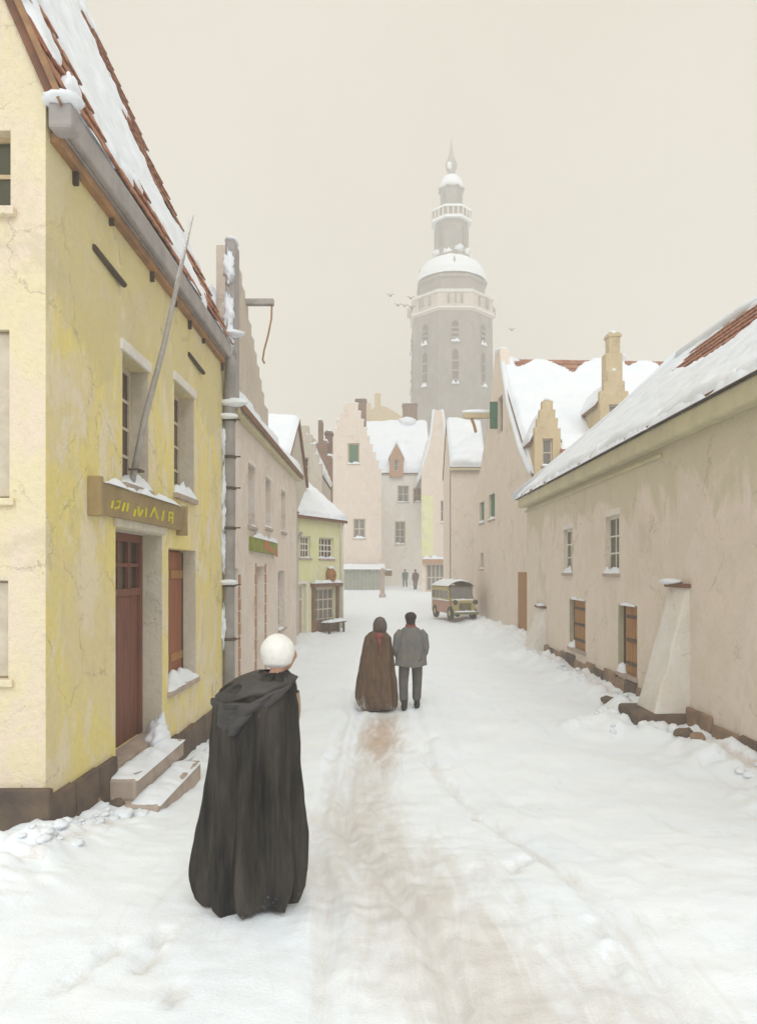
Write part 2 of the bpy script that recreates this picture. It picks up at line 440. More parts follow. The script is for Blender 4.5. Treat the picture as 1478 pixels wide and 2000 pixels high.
def glass(name, c, rough=0.12):
    m, n, l, b = new_mat(name)
    t = noise_node(n, l, (2.5, 2.5, 2.5), 1.0, 3, 0.5)
    l.new(mixc(n, l, t.outputs['Fac'], c, tuple(x*1.8 for x in c)), b.inputs['Base Color'])
    b.inputs['Roughness'].default_value = rough
    bump(n, l, b, [(t.outputs['Fac'], 0.15)], dist=0.02)
    return m
M['glass'] = glass('old_glass_dark', (0.045, 0.03, 0.022))
M['glass_green'] = glass('old_glass_greenish', (0.05, 0.05, 0.03))
M['glass_pale'] = glass('old_glass_grey', (0.13, 0.12, 0.11), 0.2)
M['windscreen'] = glass('windscreen', (0.13, 0.125, 0.115), 0.25)

# ------------------------------------------------------------------ snow and tiles on roofs
def snow_patch(name, quad, thick, mask, nu, nv, parent, seed=0.0, mat=None):
    """uneven snow over a sloping quad (eave0, eave1, ridge1, ridge0); dips under the roof where mask < 0"""
    e0, e1, r1, r0 = [Vector(p) for p in quad]
    nrm = (e1-e0).cross(r0-e0).normalized()
    if nrm.z < 0: nrm = -nrm
    L, H = (e1-e0).length, (r0-e0).length
    m = MB()
    def fn(u, v):
        p = e0.lerp(e1, u).lerp(r0.lerp(r1, u), v)
        k = mask(u, v) + 0.16*fbm(u*L*0.9+seed, v*H*0.9, seed, 4) + 0.11*fbm(u*L*3.5+seed, v*H*3.5, seed+3, 4)
        h = ss(0.0, 0.16, k)*thick*(0.75+0.5*fbm(u*L*0.6, v*H*0.6+seed, 5.0, 4)) + 0.03*fbm(u*L*4, v*H*4, seed, 4)*ss(0, .1, k)
        edge = min(u*L, (1-u)*L, v*H, (1-v)*H*1.6)
        h *= min(1.0, edge/0.16)**0.5 if edge > 0 else 0.0
        return p + nrm*(h-0.003 if k > 0 else max(-0.05, k*0.6) - 0.004)
    m.grid(fn, nu, nv)
    # lip over the eave
    o = m.build(name, mat or M['snow'], parent, smooth=True)
    o['kind'] = 'stuff'
    return o

_tile_mesh = {}
def tile_mesh(w, h):
    key = (round(w,3), round(h,3))
    if key not in _tile_mesh:
        m = MB(); n = 5; vs = []
        for j, (yy, dz) in enumerate(((0.0, 0.035), (1.12, 0.0))):
            for i in range(n+1):
                t = i/n
                z = 0.03*math.sin(t*math.pi*1.0)**1.0 + 0.018*math.cos(t*math.pi*2) + dz
                vs.append(((t-0.5)*w*1.06, yy*h, z+0.01))
        nn = n+1
        low = [(x, y, z-0.022) for (x, y, z) in vs]
        m.v = vs + low
        for i in range(n):
            m.f.append((i, i+1, nn+i+1, nn+i))
            m.f.append((2*nn+i, i+2*nn+nn, 2*nn+nn+i+1, 2*nn+i+1))
            m.f.append((i, 2*nn+i, 2*nn+i+1, i+1))
        m.f.append((0, nn, 3*nn, 2*nn)); m.f.append((n, 2*nn+n, 3*nn+n, nn+n))
        me = m.mesh('tile'); me.materials.append(M['tile'])
        _tile_mesh[key] = me
    return _tile_mesh[key]

def lay_tiles(quad, mask, roof, w=0.26, h=0.33, limit=0.10, cap=290, seed=0.0, lift=0.0):
    e0, e1, r1, r0 = [Vector(p) for p in quad]
    up = (r0-e0); H = up.length; along = (e1-e0); L = along.length
    ux, uy = along.normalized(), up.normalized()
    uz = ux.cross(uy).normalized()
    if uz.z < 0: ux = -ux; uz = ux.cross(uy).normalized()
    me = tile_mesh(w, h); cnt = 0
    rows, cols = int(H/h), int(L/w)
    for j in range(rows):
        for i in range(cols):
            u, v = (i+0.5)*w/L, (j+0.1)*h/H
            k = mask(u, min(1, v+0.5*h/H)) + 0.16*fbm(u*L*0.9+seed, v*H*0.9, seed, 4) + 0.11*fbm(u*L*3.5+seed, v*H*3.5, seed+3, 4)
            if k > limit or cnt >= cap: continue
            p = e0.lerp(e1, u).lerp(r0.lerp(r1, u), v)
            o = bpy.data.objects.new('tile', me); col.objects.link(o)
            t = rng.uniform(-0.03, 0.03)
            mt = Matrix((ux, uy, uz)).transposed().to_4x4()
            o.matrix_world = Matrix.Translation(p + uz*(lift+rng.uniform(0.0, 0.01))) @ mt @ Matrix.Rotation(t, 4, 'Z')
            o.parent = roof
            cnt += 1

def snow_cap(parent, fr, u0, u1, z, d0, d1, h, seed=0.0, n=14, name='snow'):
    """a rounded ridge of snow lying on a ledge in a wall frame"""
    m = MB()
    nv = 8
    def fn(u, v):
        e = min(1.0, 4.0*min(u, 1-u)*max(1.0, (u1-u0)))**0.5 * (max(0.0, math.sin(math.pi*v)))**0.5
        hh = h*e*(0.8+1.1*fbm((u0+(u1-u0)*u)*3+seed, v*1.6, seed+z, 5))
        dd = d0+(d1-d0)*v
        return fr.p(u0+(u1-u0)*u + 0.01*fbm(v*5, u*9, seed), z-0.012+max(0.0, hh), dd)
    m.grid(fn, max(n, int((u1-u0)*14)), nv)
    return m.build(name, M['snow'], parent, smooth=True)

def blob(parent, c, r, mat, seed=0.0, amp=0.25, name='snow', nu=18, nv=12, fscale=1.6):
    m = MB().ell(c, r, nu, nv, lambda d: 1.0 + amp*fbm(d.x*fscale+seed, d.y*fscale, d.z*fscale+seed, 3))
    return m.build(name, mat, parent, smooth=True)

def window(house, fr, u0, u1, z0, z1, cols=2, rows=3, depth=0.2, mframe=None, mglass=None, sill=True, snow=0.06, bar=0.035, border=0.06, name='window', snow_n=0.0):
    mframe = mframe or M['frame']; mglass = mglass or M['glass']
    m = MB()
    d0, d1 = -depth-0.05, -depth
    m.fbox(fr, u0, u0+border, z0, z1, d0, d1); m.fbox(fr, u1-border, u1, z0, z1, d0, d1)
    m.fbox(fr, u0+border, u1-border, z0, z0+border, d0, d1); m.fbox(fr, u0+border, u1-border, z1-border, z1, d0, d1)
    iu0, iu1, iz0, iz1 = u0+border, u1-border, z0+border, z1-border
    pw, ph = (iu1-iu0)/cols, (iz1-iz0)/rows
    for i in range(1, cols): m.fbox(fr, iu0+i*pw-bar/2, iu0+i*pw+bar/2, iz0, iz1, d0+0.01, d1-0.006)
    for j in range(1, rows): m.fbox(fr, iu0, iu1, iz0+j*ph-bar/2, iz0+j*ph+bar/2, d0+0.012, d1-0.009)
    w = m.build(name, mframe, house)
    for i in range(cols):
        for j in range(rows):
            MB().fbox(fr, iu0+i*pw, iu0+(i+1)*pw, iz0+j*ph, iz0+(j+1)*ph, d0+0.018, d0+0.026).build('pane', mglass, w)
    if sill:
        MB().fbox(fr, u0-0.05, u1+0.05, z0-0.07, z0+0.002, -depth+0.005, 0.06).build('sill', M['step'] if sill is True else sill, w, bevel=0.008)
    if snow:
        snow_cap(w, fr, u0-0.04, u1+0.04, z0+0.0, -depth+0.01, 0.06, snow, seed=u0*3.1+z0)
    return w

def door_boards(parent, fr, u0, u1, z0, z1, d, n, mat, name='plank'):
    w = (u1-u0)/n
    for i in range(n):
        MB().fbox(fr, u0+i*w+0.004, u0+(i+1)*w-0.004, z0, z1, d-0.03, d+rng.uniform(-0.003, 0.003)).build(name, mat, parent, bevel=0.005)

def stepped(u0, u1, zb, zt, n, cap, base=0.0):
    """outline (u,z) of a crow-stepped gable standing on [u0,u1]"""
    pts = [(u0, base), (u1, base), (u1, zb)]
    c = (u0+u1)/2; half = (u1-u0)/2-cap/2
    for i in range(n):
        du = half/n; dz = (zt-zb)/n
        z = zb+(i+1)*dz + rng.uniform(-0.03, 0.03)
        pts += [(u1-i*du, z), (u1-(i+1)*du + rng.uniform(-0.02, 0.02), z)]
    left = []
    for i in range(n):
        du = half/n; dz = (zt-zb)/n
        z = zb+(i+1)*dz + rng.uniform(-0.03, 0.03)
        left += [(u0+i*du, z), (u0+(i+1)*du + rng.uniform(-0.02, 0.02), z)]
    pts += list(reversed(left)) + [(u0, zb)]
    out = []
    for p in pts:
        if not out or (abs(p[0]-out[-1][0])+abs(p[1]-out[-1][1])) > 1e-4: out.append(p)
    return out

def at(px, py, Y):
    return Vector(((px-VX)/FPX*Y, Y, EYE+(VY-py)/FPX*Y))

# ------------------------------------------------------------------ ground
def base_h(y): return 1.2*ss(30, 75, y) + 0.37*ss(8.5, 4.0, y)
def path_x(y):
    return 0.85*math.exp(-((y-2.6)/1.7)**2) - 0.30*math.exp(-((y-7.6)/2.4)**2) + 0.06
PRINTS = [(290,1872),(215,1862),(312,1830),(150,1915),(345,1935),(1165,1805),(1198,1865),(1000,1692),(1024,1680),
          (930,1598),(872,1500),(845,1440),(640,1480)]
FEET = []
for i, (px, py) in enumerate(PRINTS):
    y = FPX*EYE/(py-VY)
    for _ in range(12): y = 0.5*y + 0.5*FPX*(EYE-base_h(y))/(py-VY)
    FEET.append(((px-VX)/FPX*y, y, rng.uniform(-0.3, 0.3)))
def rut_x(k, y):
    if k == 0: return -0.62 + 0.35*ss(7, 3.5, y)
    if k == 1: return -0.40 + 0.75*ss(7.5, 3.6, y)
    if k == 2: return 0.62 + 0.85*ss(10, 3.6, y)
    return 0.95 + 1.0*ss(11, 3.6, y)

def ground_h(x, y):
    h = base_h(y)
    h -= 0.20*math.exp(-((y-11.2)/2.6)**2)*ss(-1.2, -2.6, x)
    h += 0.13*math.exp(-((y-5.2)/1.5)**2)*ss(-1.3, -2.9, x)
    n1 = fbm(x*1.1, y*0.9, 3.0, 4)
    if x > 2.6:
        bx = x + 0.35*fbm(x*1.2, y*0.9, 29.0, 3)
        ex = 0.85*math.exp(-((y-11.4)/0.9)**2) + 0.6*math.exp(-((y-21.0)/0.9)**2)
        h += 0.19*ss(3.6-ex, 4.4-ex, bx)*(0.85+1.1*abs(fbm(x*1.6, y*1.4, 9.0, 3)))*ss(60, 30, y)
        h += 0.06*ss(3.5-ex, 4.2-ex, bx)*fbm(x*3.2, y*3.2, 5.0, 3)*ss(40, 20, y)
    if x < -1.8: h += (0.09+0.07*fbm(x*3.5, y*3.5, 6.0, 3)*ss(40,20,y))*ss(-2.0, -2.65, x+.25*fbm(x*1.3,y*1.1,39.0,3))*(0.8+1.0*abs(fbm(x*1.8, y*1.6, 19.0, 4)))*ss(60, 30, y)
    near = ss(60, 20, y)
    h += (0.035*n1 + 0.010*fbm(x*3.5, y*3.5, 1.0, 5))*near
    d = (x-path_x(y))/(0.42+0.5*ss(9, 3.5, y))
    s = math.exp(-d*d)*ss(45, 16, y)
    h -= 0.045*s
    h += 0.018*s*fbm(x*7, y*5, 12.0, 3)
    for k, dep in ((0, 0.045), (1, 0.055), (2, 0.035), (3, 0.018)):
        e = (x-rut_x(k, y)-0.05*fbm(y*0.7, k*7.0, 2.0, 3))/0.075
        if abs(e) < 4:
            h -= dep*math.exp(-e*e)*ss(30, 12, y) - 0.35*dep*math.exp(-((abs(e)-1.7)/0.6)**2)*ss(30, 12, y)
    if y < 12:
        for fx, fy, fa in FEET:
            ex, ey = (x-fx)+fa*(y-fy), y-fy
            if abs(ex) < 0.3 and abs(ey) < 0.4:
                q = (ex/(0.058 if ey > -0.03 else 0.045))**2 + ((ey-0.0)/0.145)**2
                h += -0.035*math.exp(-q**4)
    return h

def ground():
    xs = [-500, -150, -40, -16, -9]
    x = -6.0
    while x < 8.5: xs.append(x); x += 0.04 if -2.6 < x < 2.4 else 0.065
    xs += [9.5, 12, 20, 45, 150, 500]
    ys = [-80, -20, -4, 0, 2.0]
    y = 2.6
    while y < 80: ys.append(y); y += max(0.026, y*0.0085) if y > 6.5 else 0.026
    ys += [85, 100, 140, 220, 500, 1200]
    nx = len(xs)
    vs, slush, mud = [], [], []
    for y in ys:
        for x in xs:
            vs.append((x, y, ground_h(x, y)))
            d = (x-path_x(y))/(0.33+0.45*ss(9, 3.5, y))
            s = math.exp(-d*d)*ss(24, 13.5, y)*0.95
            for k in (0, 1, 2):
                e = (x-rut_x(k, y)-0.05*fbm(y*0.7, k*7.0, 2.0, 3))/0.09
                if abs(e) < 3: s = max(s, (0.62 if k < 2 else .4)*math.exp(-e*e)*ss(16, 8, y))
            for fx, fy, fa in FEET:
                if abs(x-fx) < 0.25 and abs(y-fy) < 0.35:
                    q = ((x-fx+fa*(y-fy))/0.06)**2+((y-fy)/0.15)**2
                    s = max(s, 0.60*math.exp(-q**3))
            s *= 0.9
            mq = ((x+0.02)/0.36)**2+((y-10.9)/1.7)**2
            mu = 0.78*math.exp(-mq)
            if x < -1.9 and 5 < y < 8: mu = max(mu, 0.42*math.exp(-((x+2.45)/0.12)**2))
            if x > 3.2: mu = max(mu, 0.50*math.exp(-((x-4.42)/0.13)**2)*ss(26, 20, y))
            slush.append(s); mud.append(mu)
    fs = []
    for j in range(len(ys)-1):
        for i in range(nx-1):
            a = j*nx+i
            fs.append((a, a+1, a+nx+1, a+nx))
    me = bpy.data.meshes.new('snowy_street'); me.from_pydata(vs, [], fs)
    for nm, data in (('slush', slush), ('mud', mud)):
        at_ = me.attributes.new(nm, 'FLOAT', 'POINT'); at_.data.foreach_set('value', data)
    for p in me.polygons: p.use_smooth = True
    me.materials.append(M['snow_ground'])
    o = bpy.data.objects.new('snowy_street', me); col.objects.link(o)
    tag(o, 'snow-covered street with a slushy trodden track and footprints', None, kind='structure')
ground()

XL = -2.78      # street face of the left-hand houses
XR = 4.70       # street face of the right-hand house

# ------------------------------------------------------------------ yellow house (left)
def yellow_house():
    t = thing('yellow_house', 'tall yellow limewashed house with red-brown door and steep snowy tiled roof', 'house', (-5.3, 9.3, 0))
    Y0, Y1 = 5.94, 12.72
    f = Fr((XL, 0, 0), (0,1,0), (1,0,0))
    DOOR = (7.50, 9.08, 0.45, 2.95)
    W1, W2, W3 = (7.70, 8.54, 3.45, 4.86), (9.62, 10.62, 3.55, 5.05), (9.36, 10.72, 0.92, 2.80)
    slab(f, [(Y0+.331,-0.6),(Y1,-0.6),(Y1,6.5),(Y0+.331,6.5)], [DOOR, W1, W2, W3], 0.34).build('wall', M['yellow'], t)
    # camera-facing gable wall, standing just behind the corner
    g = Fr((XL, Y0, 0), (-1,0,0), (0,-1,0))
    GW = [(0.29, 1.15, 5.50, 6.15), (0.30, 1.05, 3.10, 4.50), (0.31, 1.0, 1.60, 2.42)]
    gp = [(0.0,-0.6),(5.1,-0.6),(5.1,6.5),(2.55,12.3),(0.0,6.45)]
    gw = slab(g, gp, GW, 0.33).build('gable_wall', M['gable'], t)
    gw.data.materials.append(M['yellow'])
    for p in gw.data.polygons:
        if abs(p.normal.x) > .9 and p.center.x > XL-.01: p.material_index = 1
    slab(Fr((XL, Y1, 0), (-1,0,0), (0,1,0)), [(0.36,-0.6),(5.1,-0.6),(5.1,6.5),(2.55,12.3),(0.36,7.2)], [], 0.33).build('gable_wall', M['gable'], t)
    for k, (a,b,c,d) in enumerate(GW[1:]):
        w = MB().fbox(g, a, b, c, d, -.12, -.08).build('window', M['frame'], t)
        door_boards(w, g, a+.02, b-.02, c+.02, d-.02, -.05, 6, M['frame'])
        MB().fbox(g, a-.05, b+.05, c-.06, c+.002, -.08, .04).build('sill', M['gable'], w, bevel=.01)
    for k, (a,b,c,d) in enumerate(GW[:1]):
        window(t, g, a, b, c, d, 2, 2, 0.10, M['ochre'], M['glass_green'], sill=M['gable'], snow=0.03, border=.04)
    # plinth: big dark stones along the foot
    def stone(fr, u0, u1, z0, z1, d, mat=M['plinth']):
        m = MB()
        j = lambda s=0.02: rng.uniform(-s, s)
        P = fr.p; a, b = u0+0.008, u1-0.008
        m.hexa([P(a+j(.01),z0,d+j(.01)),P(b+j(.01),z0,d+j(.01)),P(b,z0,-.02),P(a,z0,-.02),
                P(a+j(.01),z1+j(.015),d+j(.01)-.015),P(b+j(.01),z1+j(.015),d+j(.01)-.015),P(b,z1,-.02),P(a,z1,-.02)])
        return m
    pl = slab(Fr((XL+.012,0,0),(0,1,0),(1,0,0)), [(Y0+.02,-0.6),(7.46,-0.6),(7.46,0.50),(Y0+.02,0.50)], [], 0.03).build('plinth', M['plinth'], t)
    for (a, b, z0, z1) in ((5.90,6.42,-.5,.62),(6.42,6.95,-.5,.60),(6.95,7.44,-.5,.58)):
        stone(f, a, b, z0, z1, 0.075).build('stone', M['plinth'], pl, bevel=0.02)
    for (a, b, z0, z1) in ((9.12,9.7,-.6,.30),(9.7,10.5,-.6,.27),(10.5,11.3,-.6,.24),(11.3,12.1,-.6,.23),(12.1,12.7,-.6,.22)):
        stone(f, a, b, z0, z1, 0.085).build('stone', M['plinth'], pl, bevel=0.02)
    for (a, b, z0, z1) in ((-0.07,0.5,-.5,.70),(0.5,1.2,-.5,.72),(1.2,2.0,-.5,.70),(2.0,2.9,-.5,.7)):
        stone(g, a, b, z0, z1, 0.075).build('stone', M['plinth'], pl, bevel=0.02)
    # door in its recess
    u0,u1,z0,z1 = DOOR
    dm = MB(); dd = -0.27
    dm.fbox(f, u0+.0, u0+.09, z0, z1, dd-.05, dd+.03); dm.fbox(f, u1-.09, u1, z0, z1, dd-.05, dd+.03)
    dm.fbox(f, u0+.09, u1-.09, z1-.10, z1, dd-.05, dd+.03); dm.fbox(f, u0+.09, u1-.09, 2.20, 2.29, dd-.05, dd+.02)
    door = dm.build('door', M['door'], t, bevel=0.008)
    door_boards(door, f, u0+.09, u1-.09, z0, 2.20, dd-.01, 6, M['door'])
    mm = MB()
    for k in range(1, 4):
        uu = u0+.09+(u1-u0-.18)*k/4; mm.fbox(f, uu-.022, uu+.022, 2.29, z1-.10, dd-.04, dd+.01)
    mm.fbox(f, u0+.09, u1-.09, 2.55, 2.59, dd-.038, dd+.006)
    mm.build('transom_bar', M['door'], door)
    for k in range(4):
        a = u0+.09+(u1-u0-.18)*k/4; b = u0+.09+(u1-u0-.18)*(k+1)/4
        MB().fbox(f, a, b, 2.29, z1-.10, dd-.036, dd-.028).build('pane', M['glass'], door)
    MB().ell(f.p(u0+.22, 1.45, dd+.05), (.03,.03,.03)).build('door_knob', M['iron'], door, smooth=True)
    # plaster lining of the far jamb and the head (set 3 mm proud of the wall cut)
    jm = MB(); jm.fbox(f, u1-.006, u1+.002, z0, z1, dd+.03, .004); jm.fbox(f, u0, u1-.006, z1-.006, z1+.002, dd+.03, .004)
    jm.build('jamb', M['jamb'], t)
    MB().fbox(f, u0-.06, u1+.08, z1+.01, z1+.17, -.01, .035).build('lintel', M['jamb'], t, bevel=0.015)
    MB().fbox(f, u0+.004, u1-.008, z0-.02, z0+.012, dd+.03, .02).build('threshold', M['step'], t)
    # windows
    w = window(t, f, *W1, 2, 4, 0.20, M['frame'], M['glass'], True, 0.17)
    w = window(t, f, *W2, 2, 4, 0.20, M['frame'], M['glass'], True, 0.17)
    for W in (W1, W2):
        jm = MB(); jm.fbox(f, W[1]-.006, W[1]+.003, W[2], W[3], -.19, .005); jm.build('jamb', M['frame'], t)
        MB().fbox(f, W[0]-.07, W[1]+.07, W[3]+.005, W[3]+.13, -.01, .03).build('lintel', M['whitewash'], t, bevel=.012)
    w = window(t, f, *W3, 2, 3, 0.24, M['rust_wood'], M['glass'], True, 0.16, border=0.11)
    for (a_, b_) in ((W3[0]+.02, (W3[0]+W3[1])/2-.01), ((W3[0]+W3[1])/2+.01, W3[1]-.03)):
        MB().fbox(f, a_, b_, W3[2]+.03, W3[3]-.03, -.225, -.195).build('shutter', M['rust_wood'], w, bevel=.006)
        for zz in (W3[2]+.35, W3[3]-.35): MB().fbox(f, a_+.03, b_-.03, zz-.06, zz+.06, -.196, -.175).build('shutter_rail', M['brown_wood'], w, bevel=.006)
    MB().fbox(f, W3[1]-.032, W3[1]-.008, W3[2]+.03, W3[3]-.03, -.225, -.18).build('shutter_edge', M['dark_wood'], w)
    jm = MB(); jm.fbox(f, W3[1]-.006, W3[1]+.003, W3[2], W3[3], -.23, .005); jm.build('jamb', M['jamb'], t)
    # roof
    RQ = [(-2.66, 5.90, 6.44), (-2.66, 12.86, 6.44), (-5.33, 12.86, 12.60), (-5.33, 5.90, 12.60)]
    roof = MB()
    n = Vector((6.16, 0, 2.67)).normalized()
    a = [Vector(p) for p in RQ]; b = [p-n*0.10 for p in a]
    roof.hexa([b[0],b[1],b[2],b[3],a[0],a[1],a[2],a[3]])
    c = [(-8.0,5.88,6.40),(-8.0,12.86,6.40),(-5.34,12.86,12.60),(-5.34,5.88,12.60)]
    cc = [Vector(p)+Vector((.09,0,-.04)) for p in c]
    roof.hexa([Vector(p) for p in c]+cc)
    roof = roof.build('roof', M['roof'], t)
    def mask(u, v):
        y = 5.90+u*6.96
        k = 0.55
        strip = 0.03 + 0.03*math.sin(y*2.3) + 0.03*math.sin(y*0.9) + 0.10*math.exp(-((y-6.9)/0.35)**2)
        k = min(k, (v-strip)*4.0)
        k = min(k, (1-u)*14.0 - 0.02 + 0.08*math.sin(v*9))             # bare strip by the far verge
        e = ((u-0.86)/0.16)**2 + ((v-0.43)/0.10)**2
        k = min(k, (e-1.0)*0.40)
        e = ((u-0.90)/0.13)**2 + ((v-0.70)/0.15)**2
        k = min(k, (e-1.0)*0.40)
        e = ((u-0.92)/0.11)**2 + ((v-0.14)/0.10)**2
        k = min(k, (e-1.0)*0.40)
        e = ((u-0.13)/0.05)**2 + ((v-0.17)/0.04)**2
        k = min(k, (e-1.0)*0.3)
        k = min(k, u*7.0+0.05)
        return k
    snow_patch('roof_snow', RQ, 0.085, mask, 130, 110, roof, 1.0)
    lay_tiles(RQ, mask, roof, 0.25, 0.31, 0.12, 295, 1.0, 0.0)
    # verge boards
    for y, mt in ((5.86, 'underside'), (12.87, 'dark_wood')):
        MB().hexa([Vector((-2.62,y-.03,6.30)),Vector((-2.62,y+.03,6.30)),Vector((-5.36,y+.03,12.58)),Vector((-5.36,y-.03,12.58)),
                   Vector((-2.62,y-.03,6.42)),Vector((-2.62,y+.03,6.42)),Vector((-5.36,y+.03,12.70)),Vector((-5.36,y-.03,12.70))]).build('verge_board', M[mt], roof)
    # boxed gutter and its soffit
    gt = MB(); gt.box(-2.68, -2.61, 6.0, 12.5, 6.19, 6.44); gt.box(-2.77, -2.68, 6.0, 12.5, 6.19, 6.25)
    gut = gt.build('gutter', M['lead'], t, bevel=.02)
    MB().box(-2.79, -2.70, 6.02, 12.5, 6.10, 6.185).build('soffit', M['underside'], t, bevel=.01)
    for k in range(7):
        y = 6.5+k*0.95+rng.uniform(-.25,.25)
        MB().box(-2.80, -2.73, y-.02, y+.02, 5.98+.05*(k%2), 6.11).build('bracket', M['dark_wood'], gut, bevel=.01)
    for y0 in (6.9, 10.3):
        MB().tube([(-2.77,y0,5.62),(-2.74,y0+.75,5.55)], .03, 8).build('iron_bar', M['dark_wood'], t)
    MB().box(-2.74, -2.54, 5.88, 6.06, 6.14, 6.36).build('kneeler', M['lead'], t, bevel=.03)
    blob(t, (-2.63, 5.93, 6.39), (.17,.12,.055), M['snow'], 3, .2)
    blob(t, (-2.66, 6.15, 6.58), (.07,.14,.15), M['snow'], 4, .3)
    fg = Fr((-2.65,0,0),(0,1,0),(1,0,0))
    snow_cap(gut, fg, 6.1, 7.0, 6.44, -.05, .06, .05, 2.2)
    snow_cap(gut, fg, 9.6, 10.4, 6.44, -.05, .06, .06, 5.2)
    snow_cap(gut, fg, 11.2, 12.4, 6.44, -.05, .06, .05, 7.2)
    return t, f
yh, fy = yellow_house()

# steps before the door
t = thing('door_steps', 'two snow-covered stone steps before the red-brown door', 'steps', (-2.5, 7.9, 0))
s1 = MB().box(-2.775, -2.20, 7.06, 8.75, -0.3, 0.19).build('step', M['step'], t, bevel=.025)
s2 = MB().box(-2.775, -2.47, 7.20, 8.98, 0.185, 0.40).build('step', M['step'], t, bevel=.025)
fs = Fr((XL,0,0),(0,1,0),(1,0,0))
snow_cap(s1, fs, 7.07, 8.74, 0.19, 0.27, 0.60, .06, 1.0, 60)
snow_cap(s2, fs, 7.21, 8.97, 0.40, 0.0, 0.335, .065, 4.0, 60)
blob(s2, (-2.72, 8.75, .44), (.12,.25,.14), M['snow'], 8, .5)
blob(s2, (-2.80, 9.0, .44), (.12,.10,.24), M['snow'], 9, .5)

# sign board over the door
t = thing('sign_board', 'long brown shop sign with yellow painted letters over the red-brown door', 'sign', (-2.7, 8.25, 3.06))
SB0, SB1 = 6.85, 9.72
fsb = Fr((XL,0,0),(0,1,0),(1,0,0))
m = MB(); P = fsb.p
m.hexa([P(SB0,3.05,.07),P(SB1,3.05,.07),P(SB1,3.05,.0),P(SB0,3.05,.0),P(SB0,3.36,.12),P(SB1,3.36,.12),P(SB1,3.36,.0),P(SB0,3.36,.0)])
board = m.build('board', M['sign'], t, bevel=.012)
MB().fbox(fsb, SB1+.0, SB1+.07, 2.98, 3.38, 0, .14).build('end_board', M['sign'], t, bevel=.01)
MB().fbox(fsb, SB0-.07, SB0, 3.02, 3.40, 0, .13).build('end_board', M['sign'], t, bevel=.01)
snow_cap(t, fsb, SB0+.05, SB1-.25, 3.36, -.0, .15, .075, 2.0, 60)
STROKES = [[(318,340),(314,470)],[(385,350),(420,345),(415,455),(372,470),(370,495)],[(492,370),(478,520)],[(545,372),(543,520)],
           [(665,480),(660,600)],[(700,428),(730,592)],[(770,490),(742,592)],[(818,450),(830,600)],[(935,440),(898,612)],[(935,440),(1012,632)],
           [(1080,488),(1080,668)],[(1166,505),(1178,668)],[(1215,520),(1232,705)],[(1166,510),(1215,530)],[(1178,600),(1228,620)]]
for st in STROKES:
    pts = []
    for zx, zy in st:
        px, py = 180+zx*190/1478, 930+zy*110/856
        Y = FPX*2.68/(VX-px); z = EYE+(VY-py)/FPX*Y
        zr = 3.06 + min(1, max(0, (z-3.06)/0.30))*0.26
        d = 0.07+0.05*(zr-3.05)/0.31
        pts.append(fsb.p(Y, zr, d+.004))
    r = [0.015]*len(pts)
    MB().tube(pts, r, 6).build('letter_stroke', M['sign_yellow'], board)

# flagpole leaning out over the street
t = thing('flagpole', 'bare grey flagpole leaning out from the yellow wall above the sign', 'pole', (-2.78, 8.0, 3.45))
MB().tube([(-2.80,8.0,3.40),(-2.64,8.0,4.2),(-2.43,8.0,5.0),(-2.11,8.0,6.47)], [.036,.034,.030,.018], 10).build('pole', M['grey_wood'], t, smooth=True)
MB().tube([(-2.79,7.9,3.62),(-2.68,7.92,3.62),(-2.68,8.08,3.62),(-2.79,8.1,3.62)], .014, 6).build('wall_clamp', M['iron'], t)

# rain pipe between the yellow and the pink house
t = thing('rain_pipe', 'grey zinc rain pipe with snow between the yellow and pink houses', 'pipe', (-2.68, 12.62, 0))
pts = [(-2.64,12.48,6.25),(-2.64,12.55,5.95),(-2.66,12.60,5.65),(-2.68,12.62,5.3),(-2.67,12.62,3.5),(-2.69,12.62,1.8),(-2.68,12.62,-0.15)]
MB().tube(pts, [.09,.095,.10,.105,.10,.105,.105], 14).build('pipe', M['pipe'], t, smooth=True)
for k, z in enumerate((5.15, 4.5, 3.95, 3.25, 2.25, 1.3)):
    m = MB().tube([(-2.68,12.62,z-.025),(-2.68,12.62,z+.025)], .122, 14); m.box(-2.80,-2.6,12.60,12.66,z-.02,z+.02)
    m.tube([(-2.62,12.55,z),(-2.48,12.62,z+.01)], .014, 6)
    br = m.build('bracket', M['iron'], t)
    if k in (0, 4): blob(br, (-2.70,12.50,z+.05), (.22,.08,.05), M['snow'], k, .2)
for k, (z, h) in enumerate(((4.75,.25),(3.95,.35),(3.4,.22),(2.85,.3),(1.5,.35))):
    blob(t, (-2.765,12.535,z), (.045,.06,h), M['snow'], k+20, .9, fscale=3.5, nu=20, nv=16)
blob(t, (-2.60,12.55,5.45), (.26,.12,.07), M['snow'], 33, .2)

